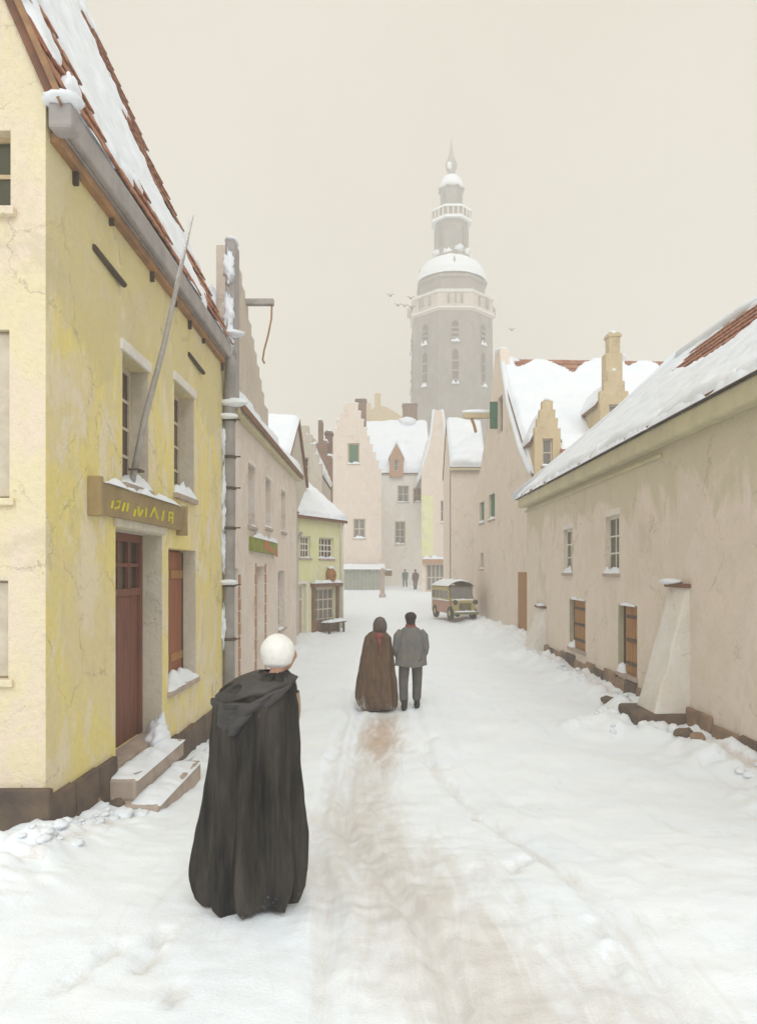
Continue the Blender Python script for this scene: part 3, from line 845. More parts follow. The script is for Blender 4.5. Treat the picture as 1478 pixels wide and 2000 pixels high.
# ------------------------------------------------------------------ pink house (left, next)
def pink_house():
    t = thing('pink_house', 'pinkish plastered house with a tall stepped parapet and hoist beam', 'house', (-5.2, 18, 0))
    Y0, Y1 = 12.76, 23.4
    f = Fr((XL, 0, 0), (0,1,0), (1,0,0))
    HO = [(14.95,15.75,3.45,4.75),(17.2,18.0,3.55,4.75),(19.9,20.7,3.6,4.75),(13.15,13.95,0.0,2.55),(15.9,17.1,0.0,2.6),(19.3,20.6,0.9,2.5)]
    par = [(Y0,5.55),(Y0,8.30),(13.75,8.42)]
    z, y = 8.42, 14.30
    par.append((y, z))
    for k in range(9):
        z -= 0.235 + rng.uniform(-.03,.03); par.append((y, z)); y += 0.35 + rng.uniform(-.04,.04); par.append((y, z))
    par += [(17.6, z), (17.6, 5.55)]
    slab(f, [(Y0,-.6),(Y1,-.6),(Y1,5.55),(Y0,5.55)], HO, 0.34).build('wall', M['pink'], t)
    slab(f, par[::-1], [], 0.16).build('parapet', M['parapet'], t)
    # flue strip up the near edge of the parapet
    fl = MB().box(-2.79, -2.62, 12.78, 13.25, 5.5, 8.42).build('flue', M['lead'], t, bevel=.03)
    blob(fl, (-2.70,12.95,8.44), (.12,.2,.05), M['snow'], 1, .2)
    for zz, h in ((7.9,.25),(7.1,.3),(6.6,.25)):
        blob(fl, (-2.72,12.77,zz), (.09,.04,h), M['snow'], zz, .8, fscale=3.5, nu=20, nv=16)
    blob(fl, (-2.64,12.75,6.72), (.20,.14,.06), M['snow'], 2, .2)
    # snow lodged between the two roofs
    blob(t, (-3.02,13.0,7.0), (.26,.25,.62), M['snow'], 5, .35, nu=26, nv=18)
    blob(t, (-2.86,12.96,6.35), (.20,.2,.40), M['snow'], 6, .35, nu=26, nv=18)
    MB().tube([(-3.3,13.0,7.52),(-2.8,13.05,7.58)], .03, 8).build('iron_bar', M['brown_wood'], t)
    # hoist beam and rope
    hb = MB().box(-2.80, -2.22, 14.72, 14.86, 7.98, 8.10).build('hoist_beam', M['grey_wood'], t, bevel=.01)
    MB().tube([(-2.26,14.79,7.98),(-2.27,14.79,7.7),(-2.34,14.79,7.35),(-2.42,14.79,7.05),(-2.45,14.79,6.85),(-2.41,14.79,6.78)], .018, 8).build('rope', M['brown_wood'], hb, smooth=True)
    # eaves cornice, gutter, roof
    MB().box(-2.80, -2.62, 13.3, Y1+.1, 5.42, 5.60).build('cornice', M['mossy'], t, bevel=.03)
    rq = [(-2.56, 13.3, 5.62), (-2.56, Y1+.15, 5.62), (-5.4, Y1+.15, 8.0), (-5.4, 13.3, 8.0)]
    rf = MB(); a = [Vector(p) for p in rq]; dn = Vector((0,0,-.14))
    rf.hexa([p+dn for p in a]+a)
    back = [(-8.2,13.3,5.62),(-8.2,Y1+.15,5.62),(-5.41,Y1+.15,8.0),(-5.41,13.3,8.0)]
    b = [Vector(p) for p in back]; rf.hexa([p+dn for p in b]+b)
    roof = rf.build('roof', M['roof'], t)
    snow_patch('roof_snow', rq, .16, lambda u, v: 0.4 - 0.5*ss(.12,.0,abs(u-.52)) * ss(.2,0,v), 90, 24, roof, 3.0)
    fe = Fr((-2.62,0,0),(0,1,0),(1,0,0))
    snow_cap(roof, fe, 13.3, 23.4, 5.60, -.10, .06, .10, 3.0, 120)
    sl = [(0.3,-.6),(5.3,-.6),(5.3,5.5),(2.65,7.8),(0.3,5.6)]
    slab(Fr((XL,Y1,0),(-1,0,0),(0,1,0)), sl, [], .33).build('gable_wall', M['pink'], t)
    for k, (a_,b_,c,d) in enumerate(HO[:3]):
        window(t, f, a_, b_, c, d, 2, 3, .14, M['frame_white'], M['glass_pale'], True, .06)
        MB().fbox(f, a_-.07, b_+.07, d+.004, d+.10, -.01, .03).build('lintel', M['whitewash'], t)
    # doorway with brick jambs, shop doorway, low window
    for (a_,b_,c,d) in HO[3:5]:
        dr = MB().fbox(f, a_+.0, b_, c, d, -.27, -.22).build('door', M['whitewash'], t)
        door_boards(dr, f, a_+.05, b_-.05, c+.05, d-.05, -.20, 4, M['whitewash'])
        ph = 0.24
        for side in (a_-.16, b_):
            zz = 0.05; i = 0
            while zz < d-.1:
                w = .16 if i % 2 else .11
                uu = side + (.16-w if side < a_ else 0)
                MB().fbox(f, uu, uu+w, zz, zz+ph-.02, -.01, .018).build('brick', M['trim_orange'], dr, bevel=.006)
                zz += ph; i += 1
    window(t, f, *HO[5], 3, 3, .14, M['frame_white'], M['glass_pale'], True, .06)
    return f
fp = pink_house()

t = thing('shop_sign', 'small green and orange shop sign with snow on the pink wall', 'sign', (-2.7, 16.9, 2.95))
b = MB().fbox(fp, 15.05, 18.6, 2.92, 3.22, .0, .09).build('board', M['sign_green'], t, bevel=.012)
MB().fbox(fp, 16.4, 17.15, 2.98, 3.20, .085, .10).build('painted_panel', M['sign_orange'], b, bevel=.02)
MB().fbox(fp, 17.1, 17.8, 2.94, 3.09, .085, .099).build('painted_panel', M['sign_orange'], b, bevel=.02)
MB().fbox(fp, 18.2, 18.55, 2.86, 3.05, .085, .10).build('painted_panel', M['sign_orange'], b, bevel=.02)
snow_cap(t, fp, 15.3, 18.6, 3.22, 0, .11, .11, 2.7, 50)

# ------------------------------------------------------------------ generic far house with a camera-facing wall
def gable_roof_along(t, x0, x1, y0, y1, ze, zr, thick=.14, over=.15, snow_h=.25, mask=None, seed=0.0, tiles=False):
    """ridge along X, slopes facing -Y and +Y"""
    ym = (y0+y1)/2
    rq = [(x0-over, y0-over, ze), (x1+over, y0-over, ze), (x1+over, ym, zr), (x0-over, ym, zr)]
    m = MB(); a = [Vector(p) for p in rq]; dn = Vector((0,0,-thick))
    m.hexa([p+dn for p in a]+a)
    b = [Vector(p) for p in [(x0-over,y1+over,ze),(x1+over,y1+over,ze),(x1+over,ym+.01,zr),(x0-over,ym+.01,zr)]]
    m.hexa([p+dn for p in b]+b)
    rf = m.build('roof', M['roof'], t)
    mk = mask or (lambda u, v: 0.5)
    L = x1-x0
    snow_patch('roof_snow', rq, snow_h, mk, max(30, int(L*8)), 40, rf, seed)
    if tiles: lay_tiles(rq, mk, rf, .30, .36, .08, 280, seed)
    fe = Fr((0, y0-over, 0), (1,0,0), (0,-1,0))
    snow_cap(rf, fe, x0-over, x1+over, ze, -.2, .03, snow_h*.7, seed, 60)
    return rf, rq

def gable_roof_deep(t, x0, x1, y0, y1, ze, zr, thick=.14, snow_h=.2, seed=0.0):
    """ridge along Y, slopes facing -X and +X"""
    xm = (x0+x1)/2
    m = MB(); dn = Vector((0,0,-thick)); qs = []
    for xa in (x0, x1):
        s = .01 if xa == x1 else -.01
        q = [Vector((xa, y0, ze)), Vector((xa, y1, ze)), Vector((xm+s, y1, zr)), Vector((xm+s, y0, zr))]
        m.hexa([p+dn for p in q]+q); qs.append(q)
    rf = m.build('roof', M['roof'], t)
    for i, q in enumerate(qs):
        snow_patch('roof_snow', q, snow_h, lambda u, v: .5, 24, 24, rf, seed+i)
    return rf

def chimney(parent, c, w, d, z0, z1, mat, snow=True):
    m = MB().box(c[0]-w/2, c[0]+w/2, c[1]-d/2, c[1]+d/2, z0, z1-.25)
    m.box(c[0]-w/2-.06, c[0]+w/2+.06, c[1]-d/2-.06, c[1]+d/2+.06, z1-.25, z1-.08)
    m.box(c[0]-w/2, c[0]+w/2, c[1]-d/2, c[1]+d/2, z1-.08, z1)
    ch = m.build('chimney', mat, parent, bevel=.02)
    if snow: blob(ch, (c[0]-w*.1, c[1], z1+.02), (w*.48, d*.5, .13), M['snow'], z1, .25)
    return ch

# house whose snowy slope shows above the pink house
t = thing('snow_roofed_house', 'house behind the pink one showing only its wide snowy roof slope', 'house', (-5.6, 26.8, 0))
slab(Fr((-8.6,23.75,0),(1,0,0),(0,-1,0)), [(0,-.5),(5.45,-.5),(5.45,6.1),(0,6.1)], [], .3).build('wall', M['grey_wall'], t)
slab(Fr((-3.15,23.75,0),(0,1,0),(1,0,0)), [(.002,-.5),(6.2,-.5),(6.2,6.1),(3.1,8.0),(.002,6.1)], [], .3).build('gable_wall', M['grey_wall'], t)
gable_roof_along(t, -8.6, -3.2, 23.75, 29.9, 6.12, 8.2, seed=4.0, mask=lambda u,v: .5-.75*ss(.10,0,abs(u-.72))*ss(.10,.0,abs(v-.97)))

# grey crow-stepped house behind the green one
t = thing('grey_gabled_house', 'narrow grey plastered house with a crow-stepped gable behind the green house', 'house', (-3.6, 36, 0))
f = Fr((-4.5, 33.2, 0), (1,0,0), (0,-1,0))
ol = stepped(0, 1.75, 7.0, 9.25, 5, .22, -.5)
hw = (.55, 1.12, 6.6, 7.75)
slab(f, ol, [hw], .35).build('wall', M['grey_wall'], t)
window(t, f, *hw, 2, 3, .14, M['frame'], M['glass'], True, .12)
gable_roof_deep(t, -4.5, -2.75, 33.55, 39, 7.0, 8.9, seed=2.0)
slab(Fr((-2.75,33.55,0),(0,1,0),(1,0,0)), [(0,-.5),(5.4,-.5),(5.4,6.95),(0,6.95)], [], .3).build('side_wall', M['grey_wall'], t)
for i, (uu, zz) in enumerate(((0.1,7.45),(.33,7.9),(.5,8.35),(.7,8.8),(1.05,8.8),(1.25,8.35),(1.42,7.9),(1.64,7.45))):
    blob(t, f.p(uu, zz+.03, -.15), (.11,.19,.07), M['snow'], i, .2, nu=10, nv=6)

# brown chimney house between
t = thing('brown_stack_house', 'dark brown brick stack house rising between the stepped gables', 'house', (-4.05, 50, 0))
f = Fr((-4.6, 48, 0), (1,0,0), (0,-1,0))
slab(f, [(0,-.5),(1.25,-.5),(1.25,10.2),(.95,10.2),(.95,11.2),(.62,11.2),(.62,12.6),(.36,12.6),(.36,11.0),(.1,11.0),(0,10.2)], [], 1.2).build('wall', M['brown_stack'], t)
chimney(t, (-3.62, 49.5), .5, .5, 0, 12.1, M['brown_stack'])
chimney(t, (-4.75, 49.6), .35, .4, 0, 11.6, M['ochre'])
for uu, zz, rr in ((1.05,10.25,.3),(.5,12.65,.16),(.15,11.05,.18),(.8,11.25,.2)):
    blob(t, f.p(uu, zz, -.5), (rr,.4,.18), M['snow'], uu, .25)

# ------------------------------------------------------------------ green house, set at an angle
def green_house():
    t = thing('green_house', 'small pale green house with snowy roof and brown shopfront', 'house', (-3.2, 30.5, 0))
    A, B = Vector((-3.32, 27.0, 0)), Vector((-1.72, 30.2, 0))
    L = (B-A).length
    u = (B-A).normalized(); n = Vector((u.y, -u.x, 0))
    f = Fr(A, u, n)
    H = [(.42,1.22,3.0,3.85),(1.85,3.0,3.0,3.85),(.15,.85,.05,2.0),(1.45,3.15,.05,1.85)]
    slab(f, [(0,-.5),(L,-.5),(L,4.62),(0,4.62)], H, .3).build('wall', M['green'], t)
    slab(Fr(B, -n, u), [(.002,-.5),(5,-.5),(5,4.62),(2.5,6.6),(.002,4.62)], [], .3).build('gable_wall', M['whitewash'], t)
    slab(Fr(A, -n, -u), [(.002,-.5),(5,-.5),(5,4.62),(2.5,6.6),(.002,4.62)], [], .3).build('gable_wall', M['green'], t)
    window(t, f, *H[0], 4, 3, .1, M['frame_white'], M['glass'], True, .07, bar=.05)
    window(t, f, *H[1], 4, 3, .1, M['frame_white'], M['glass'], True, .10, bar=.05)
    # door
    a,b,c,d = H[2]
    fr = MB(); fr.fbox(f,a,a+.1,c,d,-.2,-.1); fr.fbox(f,b-.1,b,c,d,-.2,-.1); fr.fbox(f,a+.1,b-.1,d-.1,d,-.2,-.1); fr.fbox(f,a+.1,b-.1,1.35,1.45,-.2,-.11); fr.fbox(f,(a+b)/2-.03,(a+b)/2+.03,1.45,d-.1,-.2,-.115)
    dr = fr.build('door', M['frame_white'], t)
    door_boards(dr, f, a+.1, b-.1, c, 1.35, -.14, 3, M['trim_orange'])
    for k in (0,1):
        uu = a+.1+k*((b-a)/2-.1); MB().fbox(f, uu, uu+(b-a)/2-.1, 1.45, d-.1, -.19, -.17).build('pane', M['trim_orange'], dr)
    m = MB(); m.fbox(f,a-.14,a-.0,c,d+.12,-.01,.05); m.fbox(f,b,b+.14,c,d+.12,-.01,.05); m.fbox(f,a,b,d,d+.12,-.01,.05)
    m.build('door_surround', M['whitewash'], t)
    # shop front with small panes
    window(t, f, *H[3], 4, 4, .08, M['frame'], M['glass_pale'], False, 0, bar=.05, border=.12, name='shop_window')
    m = MB(); m.fbox(f,1.28,1.45,.02,2.0,-.01,.1); m.fbox(f,3.15,3.32,.02,2.0,-.01,.1); m.fbox(f,1.2,3.4,1.86,2.02,-.01,.22)
    m.fbox(f,1.45,3.15,.02,.5,-.01,.08)
    m.build('shop_front', M['brown_stack'], t, bevel=.01)
    snow_cap(t, f, 1.15, 3.42, 2.02, -.0, .26, .14, 2.0, 30)
    # gutter, corner pipes
    MB().fbox(f, -.1, L+.1, 4.52, 4.64, .0, .12).build('gutter', M['iron'], t, bevel=.02)
    P = f.p
    MB().tube([P(.38,3.95,.12),P(.1,3.7,.14),P(-.02,3.45,.1),P(-.03,2,.1),P(-.03,.0,.1)], .06, 10).build('corner_pipe', M['pipe'], t, smooth=True)
    MB().tube([P(L-.02,4.5,.12),P(L-.03,3.9,.09),P(L-.03,.1,.09)], .06, 10).build('corner_pipe', M['frame_white'], t, smooth=True)
    # roof: slope towards the street, ridge behind
    d2 = 2.5
    e0, e1 = P(-.2,4.62,.22), P(L+.2,4.62,.22)
    r0, r1 = P(-.2,6.75,-d2), P(L+.2,6.75,-d2)
    b0, b1 = P(-.2,4.62,-5.2), P(L+.2,4.62,-5.2)
    m = MB(); dn = Vector((0,0,-.13))
    m.hexa([e0+dn,e1+dn,r1+dn,r0+dn,e0,e1,r1,r0]); m.hexa([b0+dn,b1+dn,r1+dn,r0+dn,b0,b1,r1,r0])
    rf = m.build('roof', M['roof'], t)
    mk = lambda u, v: min(.5, (u-.10)*3+.04+v*.9)
    snow_patch('roof_snow', [e0,e1,r1,r0], .22, mk, 50, 40, rf, 6.0)
    lay_tiles([e0,e1,r1,r0], mk, rf, .28, .33, .05, 60, 6.0)
    snow_cap(rf, f, .4, L+.2, 4.62, .05, .27, .14, 1.0, 40)
    return f
fg_ = green_house()
t = thing('copper_jar', 'brown glazed jar standing on the snowy canopy of the green shop', 'jar', tuple(fg_.p(2.6, 2.1, .12)))
MB().lathe([(.10,0),(.19,.08),(.23,.25),(.20,.42),(.12,.5),(.14,.56)], fg_.p(2.55,2.06,.13), 14).build('body', M['copper'], t, smooth=True)
blob(t, fg_.p(2.55,2.62,.13), (.15,.15,.07), M['snow'], 1, .2)
t = thing('bench', 'snowy wooden bench under the brown shop window of the green house', 'bench', tuple(fg_.p(2.4, 0, .4)))
MB().fbox(fg_, 1.7, 3.1, .40, .46, .2, .55).build('seat', M['dark_wood'], t)
for uu in (1.78, 2.92):
    for dd in (.22, .47): MB().fbox(fg_, uu, uu+.07, -.1, .41, dd, dd+.06).build('leg', M['dark_wood'], t)
snow_cap(t, fg_, 1.65, 3.15, .46, .18, .58, .10, 6.0, 20)

# ------------------------------------------------------------------ far end of the street
def far_windows(t, f, spec, mf, mg, depth=.2):
    for (a,b,c,d,co,ro) in spec: window(t, f, a, b, c, d, co, ro, depth, mf, mg, True, .18, bar=.07, border=.1)

# big stepped gable
t = thing('rose_gabled_house', 'tall rose-beige house with a wide crow-stepped gable and green window', 'house', (-2.4, 66, 1))
f = Fr((-5.35, 62, 0), (1,0,0), (0,-1,0))
W = [(2.42,3.45,11.75,13.55),(2.9,3.95,5.3,7.0)]
slab(f, stepped(0, 5.35, 10.6, 17.0, 9, .75, .3), [W[0], W[1]], .5).build('wall', M['rose'], t)
m = MB(); P = f.p
window(t, f, *W[0], 1, 1, .2, M['ochre'], M['frame_green'], True, .22, border=.12)
window(t, f, *W[1], 2, 2, .2, M['frame'], M['glass_pale'], True, .18, bar=.1, border=.1)
gable_roof_deep(t, -5.35, -.02, 62.5, 76, 10.6, 16.6, seed=12.0)
slab(Fr((0,62.5,0),(0,1,0),(1,0,0)), [(0,.3),(5,.3),(5,10.6),(0,10.6)], [], .3).build('side_wall', M['rose'], t)
chimney(t, (-1.85, 64.5), .95, .9, 14, 17.9, M['brown_stack'])
for i in range(9):
    du = (5.35/2-.375)/9; dz = 6.4/9
    blob(t, P(5.35-(i+.5)*du, 10.6+(i+1)*dz+.02, -.25), (.2,.28,.1), M['snow'], i, .2, nu=10, nv=6)
    blob(t, P((i+.5)*du, 10.6+(i+1)*dz+.02, -.25), (.2,.28,.1), M['snow'], i+20, .2, nu=10, nv=6)

chimney(t, (-3.9, 70), .8, .8, 10, 17.2, M['ochre'])
# broad snowy-roofed house closing the street
t = thing('snowy_end_house', 'broad pale house closing the street under a great snowy roof', 'house', (1.8, 71, 1))
f = Fr((-.15, 68, 0), (1,0,0), (0,-1,0))
W = [(1.65,2.75,9.0,10.6,2,2),(3.15,3.9,9.0,10.4,2,2),(1.4,2.4,5.0,7.2,2,3)]
slab(f, [(0,.3),(4.3,.3),(4.3,11.75),(0,11.75)], [w[:4] for w in W], .4).build('wall', M['whitewash'], t)
far_windows(t, f, W[:1]+W[2:], M['frame'], M['glass_pale']); far_windows(t, f, W[1:2], M['trim_orange'], M['glass_pale'])
rf, rq = gable_roof_along(t, -2.0, 4.6, 68, 82, 11.8, 18.0, snow_h=.45, seed=15.0, mask=lambda u,v: .5-.55*ss(.2,0,abs(u-.68))*ss(.16,0,abs(v-.55))*max(0,fbm(u*22,v*22,3,3)+.35)*1.4, tiles=True)
fd = Fr((.75, 67.6, 0), (1,0,0), (0,-1,0))
dw = (.4,.85,11.95,13.0)
dm = slab(fd, [(0,11.4),(1.3,11.4),(1.3,13.2),(.65,14.5),(0,13.2)], [dw], 1.6).build('dormer', M['trim_orange'], t)
m = MB()
m.hexa([fd.p(-.1,13.05,.1),fd.p(.65,14.5,.1),fd.p(.65,14.5,-2.4),fd.p(-.1,13.05,-2.4),fd.p(-.1,13.3,.1),fd.p(.65,14.85,.1),fd.p(.65,14.85,-2.4),fd.p(-.1,13.3,-2.4)])
m.hexa([fd.p(1.4,13.05,.1),fd.p(.66,14.5,.1),fd.p(.66,14.5,-2.4),fd.p(1.4,13.05,-2.4),fd.p(1.4,13.3,.1),fd.p(.66,14.85,.1),fd.p(.66,14.85,-2.4),fd.p(1.4,13.3,-2.4)])
m.build('dormer_snow', M['snow'], dm, bevel=.06)
window(t, fd, *dw, 1, 2, .15, M['frame'], M['glass_pale'], False, .0)
chimney(t, (2.95, 75.0), 1.5, 1.2, 16, 19.9, M['brown_stack'])
blob(t, (2.7, 74.3, 17.9), (1.0,.6,.5), M['snow'], 3, .5)

# ochre house behind the great roof
t = thing('ochre_house', 'ochre house with a stubby chimney showing behind the great snowy roof', 'house', (.6, 93, 1))
f = Fr((-2.0, 90, 0), (1,0,0), (0,-1,0))
slab(f, [(0,.5),(5.2,.5),(5.2,21.6),(4.4,22.0),(2.6,23.1),(1.9,23.2),(1.9,24.8),(1.1,24.8),(1.1,23.0),(.6,22.6),(.6,23.6),(0,23.4)], [], 3.0).build('wall', M['ochre'], t)

# narrow bell gable on the right of the end house
t = thing('bell_gabled_house', 'narrow pale house with a snow-edged bell gable beside the end house', 'house', (4.4, 61, .8))
f = Fr((3.22, 58, 0), (1,0,0), (0,-1,0))
ol = [(0,.3),(2.35,.3),(2.35,10.2),(2.2,11.4),(2.0,12.4),(1.85,13.6),(1.75,14.8),(1.65,15.5),(1.05,15.5),(.98,14.8),(.85,13.6),(.6,12.4),(.25,11.3),(0,10.2)]
W = [(1.55,2.0,6.4,8.2,2,2)]
SH = (.35,1.95,.85,3.1)
slab(f, ol, [W[0][:4], SH], .45).build('wall', M['rose'], t)
MB().fbox(f, .02, .95, 3.7, 8.6, .0, .03).build('painted_panel', M['green'], t)
far_windows(t, f, W, M['frame'], M['glass'])
window(t, f, *SH, 4, 2, .15, M['frame'], M['glass_pale'], False, 0, bar=.09, border=.14, name='shop_window')
MB().fbox(f, .1, 2.2, 3.12, 3.45, -.02, .35).build('shop_fascia', M['trim_orange'], t)
snow_cap(t, f, .05, 2.25, 3.45, -.0, .4, .28, 3.0, 20)
pts = [f.p(u,z+.08,-.2) for u,z in ol[2:-1]]+[f.p(0,10.25,-.2)]
MB().tube(pts[:6], [.16]*6, 8).build('coping_snow', M['snow'], t, smooth=True)
MB().tube(pts[6:], [.16]*len(pts[6:]), 8).build('coping_snow', M['snow'], t, smooth=True)
gable_roof_deep(t, 3.2, 5.6, 58.5, 68, 10.2, 14.6, seed=22.0)

# wing with a snowy slope left of the great gable
t = thing('low_wing_house', 'narrow beige house with a snowy roof slope beside the great gable', 'house', (4.6, 43, .3))
f = Fr((3.95, 41, 0), (1,0,0), (0,-1,0))
slab(f, [(0,-.2),(1.9,-.2),(1.9,8.55),(0,8.4)], [], .4).build('wall', M['buff'], t)
slab(Fr((3.95,41.002,0),(0,1,0),(-1,0,0)), [(0,-.2),(5,-.2),(5,8.3),(2.5,11.3),(0,8.3)], [], .3).build('gable_wall', M['rose'], t)
gable_roof_along(t, 4.0, 5.9, 41, 46, 8.45, 11.6, over=.1, snow_h=.35, seed=31.0)
MB().box(3.85, 5.6, 40.72, 40.86, 8.22, 8.36).build('gutter', M['mossy'], t, bevel=.02)

# ------------------------------------------------------------------ great gable house (right, behind)
def great_gable():
    t = thing('great_gable_house', 'great buff gabled house with green shutters and a long snowy dormered roof', 'house', (9, 32, 0))
    A, B = Vector((5.5, 26.6, 0)), Vector((4.9, 38.0, 0))
    u = (B-A).normalized(); n = Vector((-u.y, u.x, 0))
    f = Fr(A, u, n); L = (B-A).length; c = L/2
    W = [(6.2,7.6,4.9,6.1),(8.7,9.9,4.9,5.95),(8.9,9.7,2.6,3.4)]
    DR = (.25,1.75,.0,2.45)
    ol = [(0,-.5),(L,-.5),(L,6.1),(c+4.0,7.6),(c+2.0,9.6),(c+.75,11.6),(c+.55,12.35),(c-.55,12.35),(c-.75,11.6),(c-2.0,9.5),(c-4.0,7.4),(0,6.1)]
    HOIST = (4.6,5.5,8.6,10.2)
    slab(f, ol, W+[DR,HOIST], .4).build('wall', M['buff'], t)
    for w in W[:2]:
        ww = window(t, f, *w, 1, 1, .12, M['frame_green'], M['frame_green'], True, .14, border=.1)
        door_boards(ww, f, w[0]+.1, w[1]-.1, w[2]+.1, w[3]-.1, -.10, 4, M['frame_green'], 'slat')
    window(t, f, *W[2], 2, 2, .12, M['frame'], M['glass_pale'], True, .1)
    a,b,c_,d = DR
    dr = MB(); dr.fbox(f,a,a+.08,c_,d,-.24,.02); dr.fbox(f,b-.08,b,c_,d,-.24,.02); dr.fbox(f,a+.08,b-.08,d-.08,d,-.24,.02)
    dr = dr.build('door', M['brown_wood'], t)
    door_boards(dr, f, a+.08, b-.08, c_, d-.08, .015, 5, M['brown_wood'])
    # loading hatch with green shutter and its beam
    ht = MB().fbox(f, HOIST[0], HOIST[1], HOIST[2], HOIST[3], -.3, -.15).build('hatch', M['dark_wood'], t)
    MB().fbox(f, 5.6, 5.72, 8.9, 10.1, .0, .34).build('shutter', M['frame_green'], ht, bevel=.01)
    hb = MB().box(3.75, 5.1, 33.0, 33.25, 9.55, 9.78).build('hoist_beam', M['ochre'], t, bevel=.02)
    blob(hb, (4.4,33.12,9.84), (.72,.16,.12), M['snow'], 2, .2)
    MB().tube([(4.15,33.12,9.55),(4.28,33.12,9.2),(4.35,33.12,8.9)], .07, 8).build('hook', M['brown_wood'], hb)
    # snow on the gable copings
    cop = [f.p(uu,zz+.06,-.1) for uu,zz in ol[8:]]
    MB().tube(cop, [.12,.15,.18,.2][:len(cop)], 10).build('coping_snow', M['snow'], t, smooth=True)
    blob(t, f.p(c,12.38,-.2), (.3,.5,.14), M['snow'], 1, .2)
    # long roof to the right
    D = 15.0; r = -n
    e0, e1 = A+Vector((0,-.15,6.1)), A+r*D+Vector((0,-.15,6.1))
    mid = A+u*c; r0, r1 = mid+Vector((0,0,12.0)), mid+r*D+Vector((0,0,12.0))
    b0, b1 = B+Vector((0,.15,6.1)), B+r*D+Vector((0,.15,6.1))
    e0, r0, b0 = e0+r*.05, r0+r*.05, b0+r*.05
    m = MB(); dn = Vector((0,0,-.18))
    m.hexa([e0+dn,e1+dn,r1+dn,r0+dn,e0,e1,r1,r0]); m.hexa([b0+dn,b1+dn,r1+dn,r0+dn,b0,b1,r1,r0])
    rf = m.build('roof', M['roof'], t)
    def mask(uu, v):
        k = .5
        top = .90 - .04*math.sin(uu*40) - .05*math.exp(-((uu-.21)/.02)**2)
        band = ss(.02,.05,uu)*ss(.30,.26,uu)
        k = min(k, .5-(.62*ss(top,top+.05,v)*ss(1.0,.985,v))*band)
        band2 = ss(.37,.39,uu)*ss(.56,.50,uu)
        k = min(k, .5-(.62*ss(top+.01,top+.06,v)*ss(1.0,.985,v))*band2)
        return k
    snow_patch('roof_snow', [e0,e1,r1,r0], .3, mask, 150, 90, rf, 41.0)
    lay_tiles([e0,e1,r1,r0], mask, rf, .32, .36, .12, 290, 41.0)
    slab(Fr(A,(1,.05,0),(0,-1,0)), [(.01,-.5),(D,-.5),(D,6.05),(.01,6.05)], [], .3).build('side_wall', M['buff'], t)
    # dormers
    def dormer(x0, x1, Y, zb, ze, zt, depth, steps, win, mat, seed, stack=None):
        fd = Fr((x0, Y, 0), (1,0,0), (0,-1,0)); w = x1-x0
        d = slab(fd, stepped(0, w, ze, zt, steps, .2, zb), [win], .3).build('dormer', mat, t)
        zr = zt-.25; xm = w/2
        m = MB()
        m.hexa([fd.p(0,zb,-.3),fd.p(.1,zb,-.3),fd.p(.1,zb,-depth),fd.p(0,zb,-depth),fd.p(0,ze,-.3),fd.p(.1,ze,-.3),fd.p(.1,ze,-depth),fd.p(0,ze,-depth)])
        m.hexa([fd.p(w-.1,zb,-.3),fd.p(w,zb,-.3),fd.p(w,zb,-depth),fd.p(w-.1,zb,-depth),fd.p(w-.1,ze,-.3),fd.p(w,ze,-.3),fd.p(w,ze,-depth),fd.p(w-.1,ze,-depth)])
        m.build('cheek', mat, d)
        for s, (ua) in ((0, -.12), (1, w+.12)):
            q = [fd.p(ua,ze-.1,-.28), fd.p(ua,ze-.1,-depth), fd.p(xm,zr,-depth), fd.p(xm,zr,-.28)]
            MB().hexa([p+Vector((0,0,-.1)) for p in q]+q).build('dormer_roof', M['roof'], d)
            snow_patch('snow', q, .14, lambda a, b: .4, 20, 12, d, seed+s)
        ww = window(t, fd, *win, 1, 2, .12, M['frame'], M['glass_pale'], True, .16, bar=.05)
        for k in range(3): blob(d, fd.p(w*(.12+.38*k), ze+.05+ (zt-ze if k==1 else .25), -.15), (.12,.16,.08), M['snow'], k+seed, .2, nu=10, nv=6)
        return d
    dormer(5.60, 6.55, 26.25, 5.9, 7.4, 8.75, 1.9, 4, (.28,.66,6.35,7.35), M['ochre'], 51)
    d2 = dormer(8.2, 9.25, 26.9, 7.0, 8.9, 10.0, 3.0, 3, (.32,.72,8.0,8.75), M['ochre'], 61)
    ch = MB(); ch.box(8.42,9.05,26.95,27.5,9.4,10.7); ch.box(8.55,8.98,27.0,27.45,10.7,11.5); ch.box(8.5,9.03,26.96,27.5,11.32,11.44)
    ch = ch.build('chimney', M['ochre'], t, bevel=.02)
    blob(ch, (8.72,27.2,11.5), (.17,.2,.12), M['snow'], 5, .3)
    blob(ch, (9.1,27.2,10.6), (.16,.2,.12), M['snow'], 6, .3)
    # lean-to roofs beside the dormers
    q = [(6.5,25.9,6.55),(7.9,26.0,6.5),(8.1,27.2,7.6),(6.6,27.1,7.7)]
    q = [Vector(p) for p in q]
    lt = MB().hexa([p+Vector((0,0,-.15)) for p in q]+q).build('lean_to_roof', M['roof'], t)
    mk2 = lambda a, b: (b-.28)*2
    snow_patch('snow', q, .14, mk2, 30, 24, lt, 71.0)
    lay_tiles(q, mk2, lt, .28, .33, .05, 60, 71.0)
    return t
great_gable()

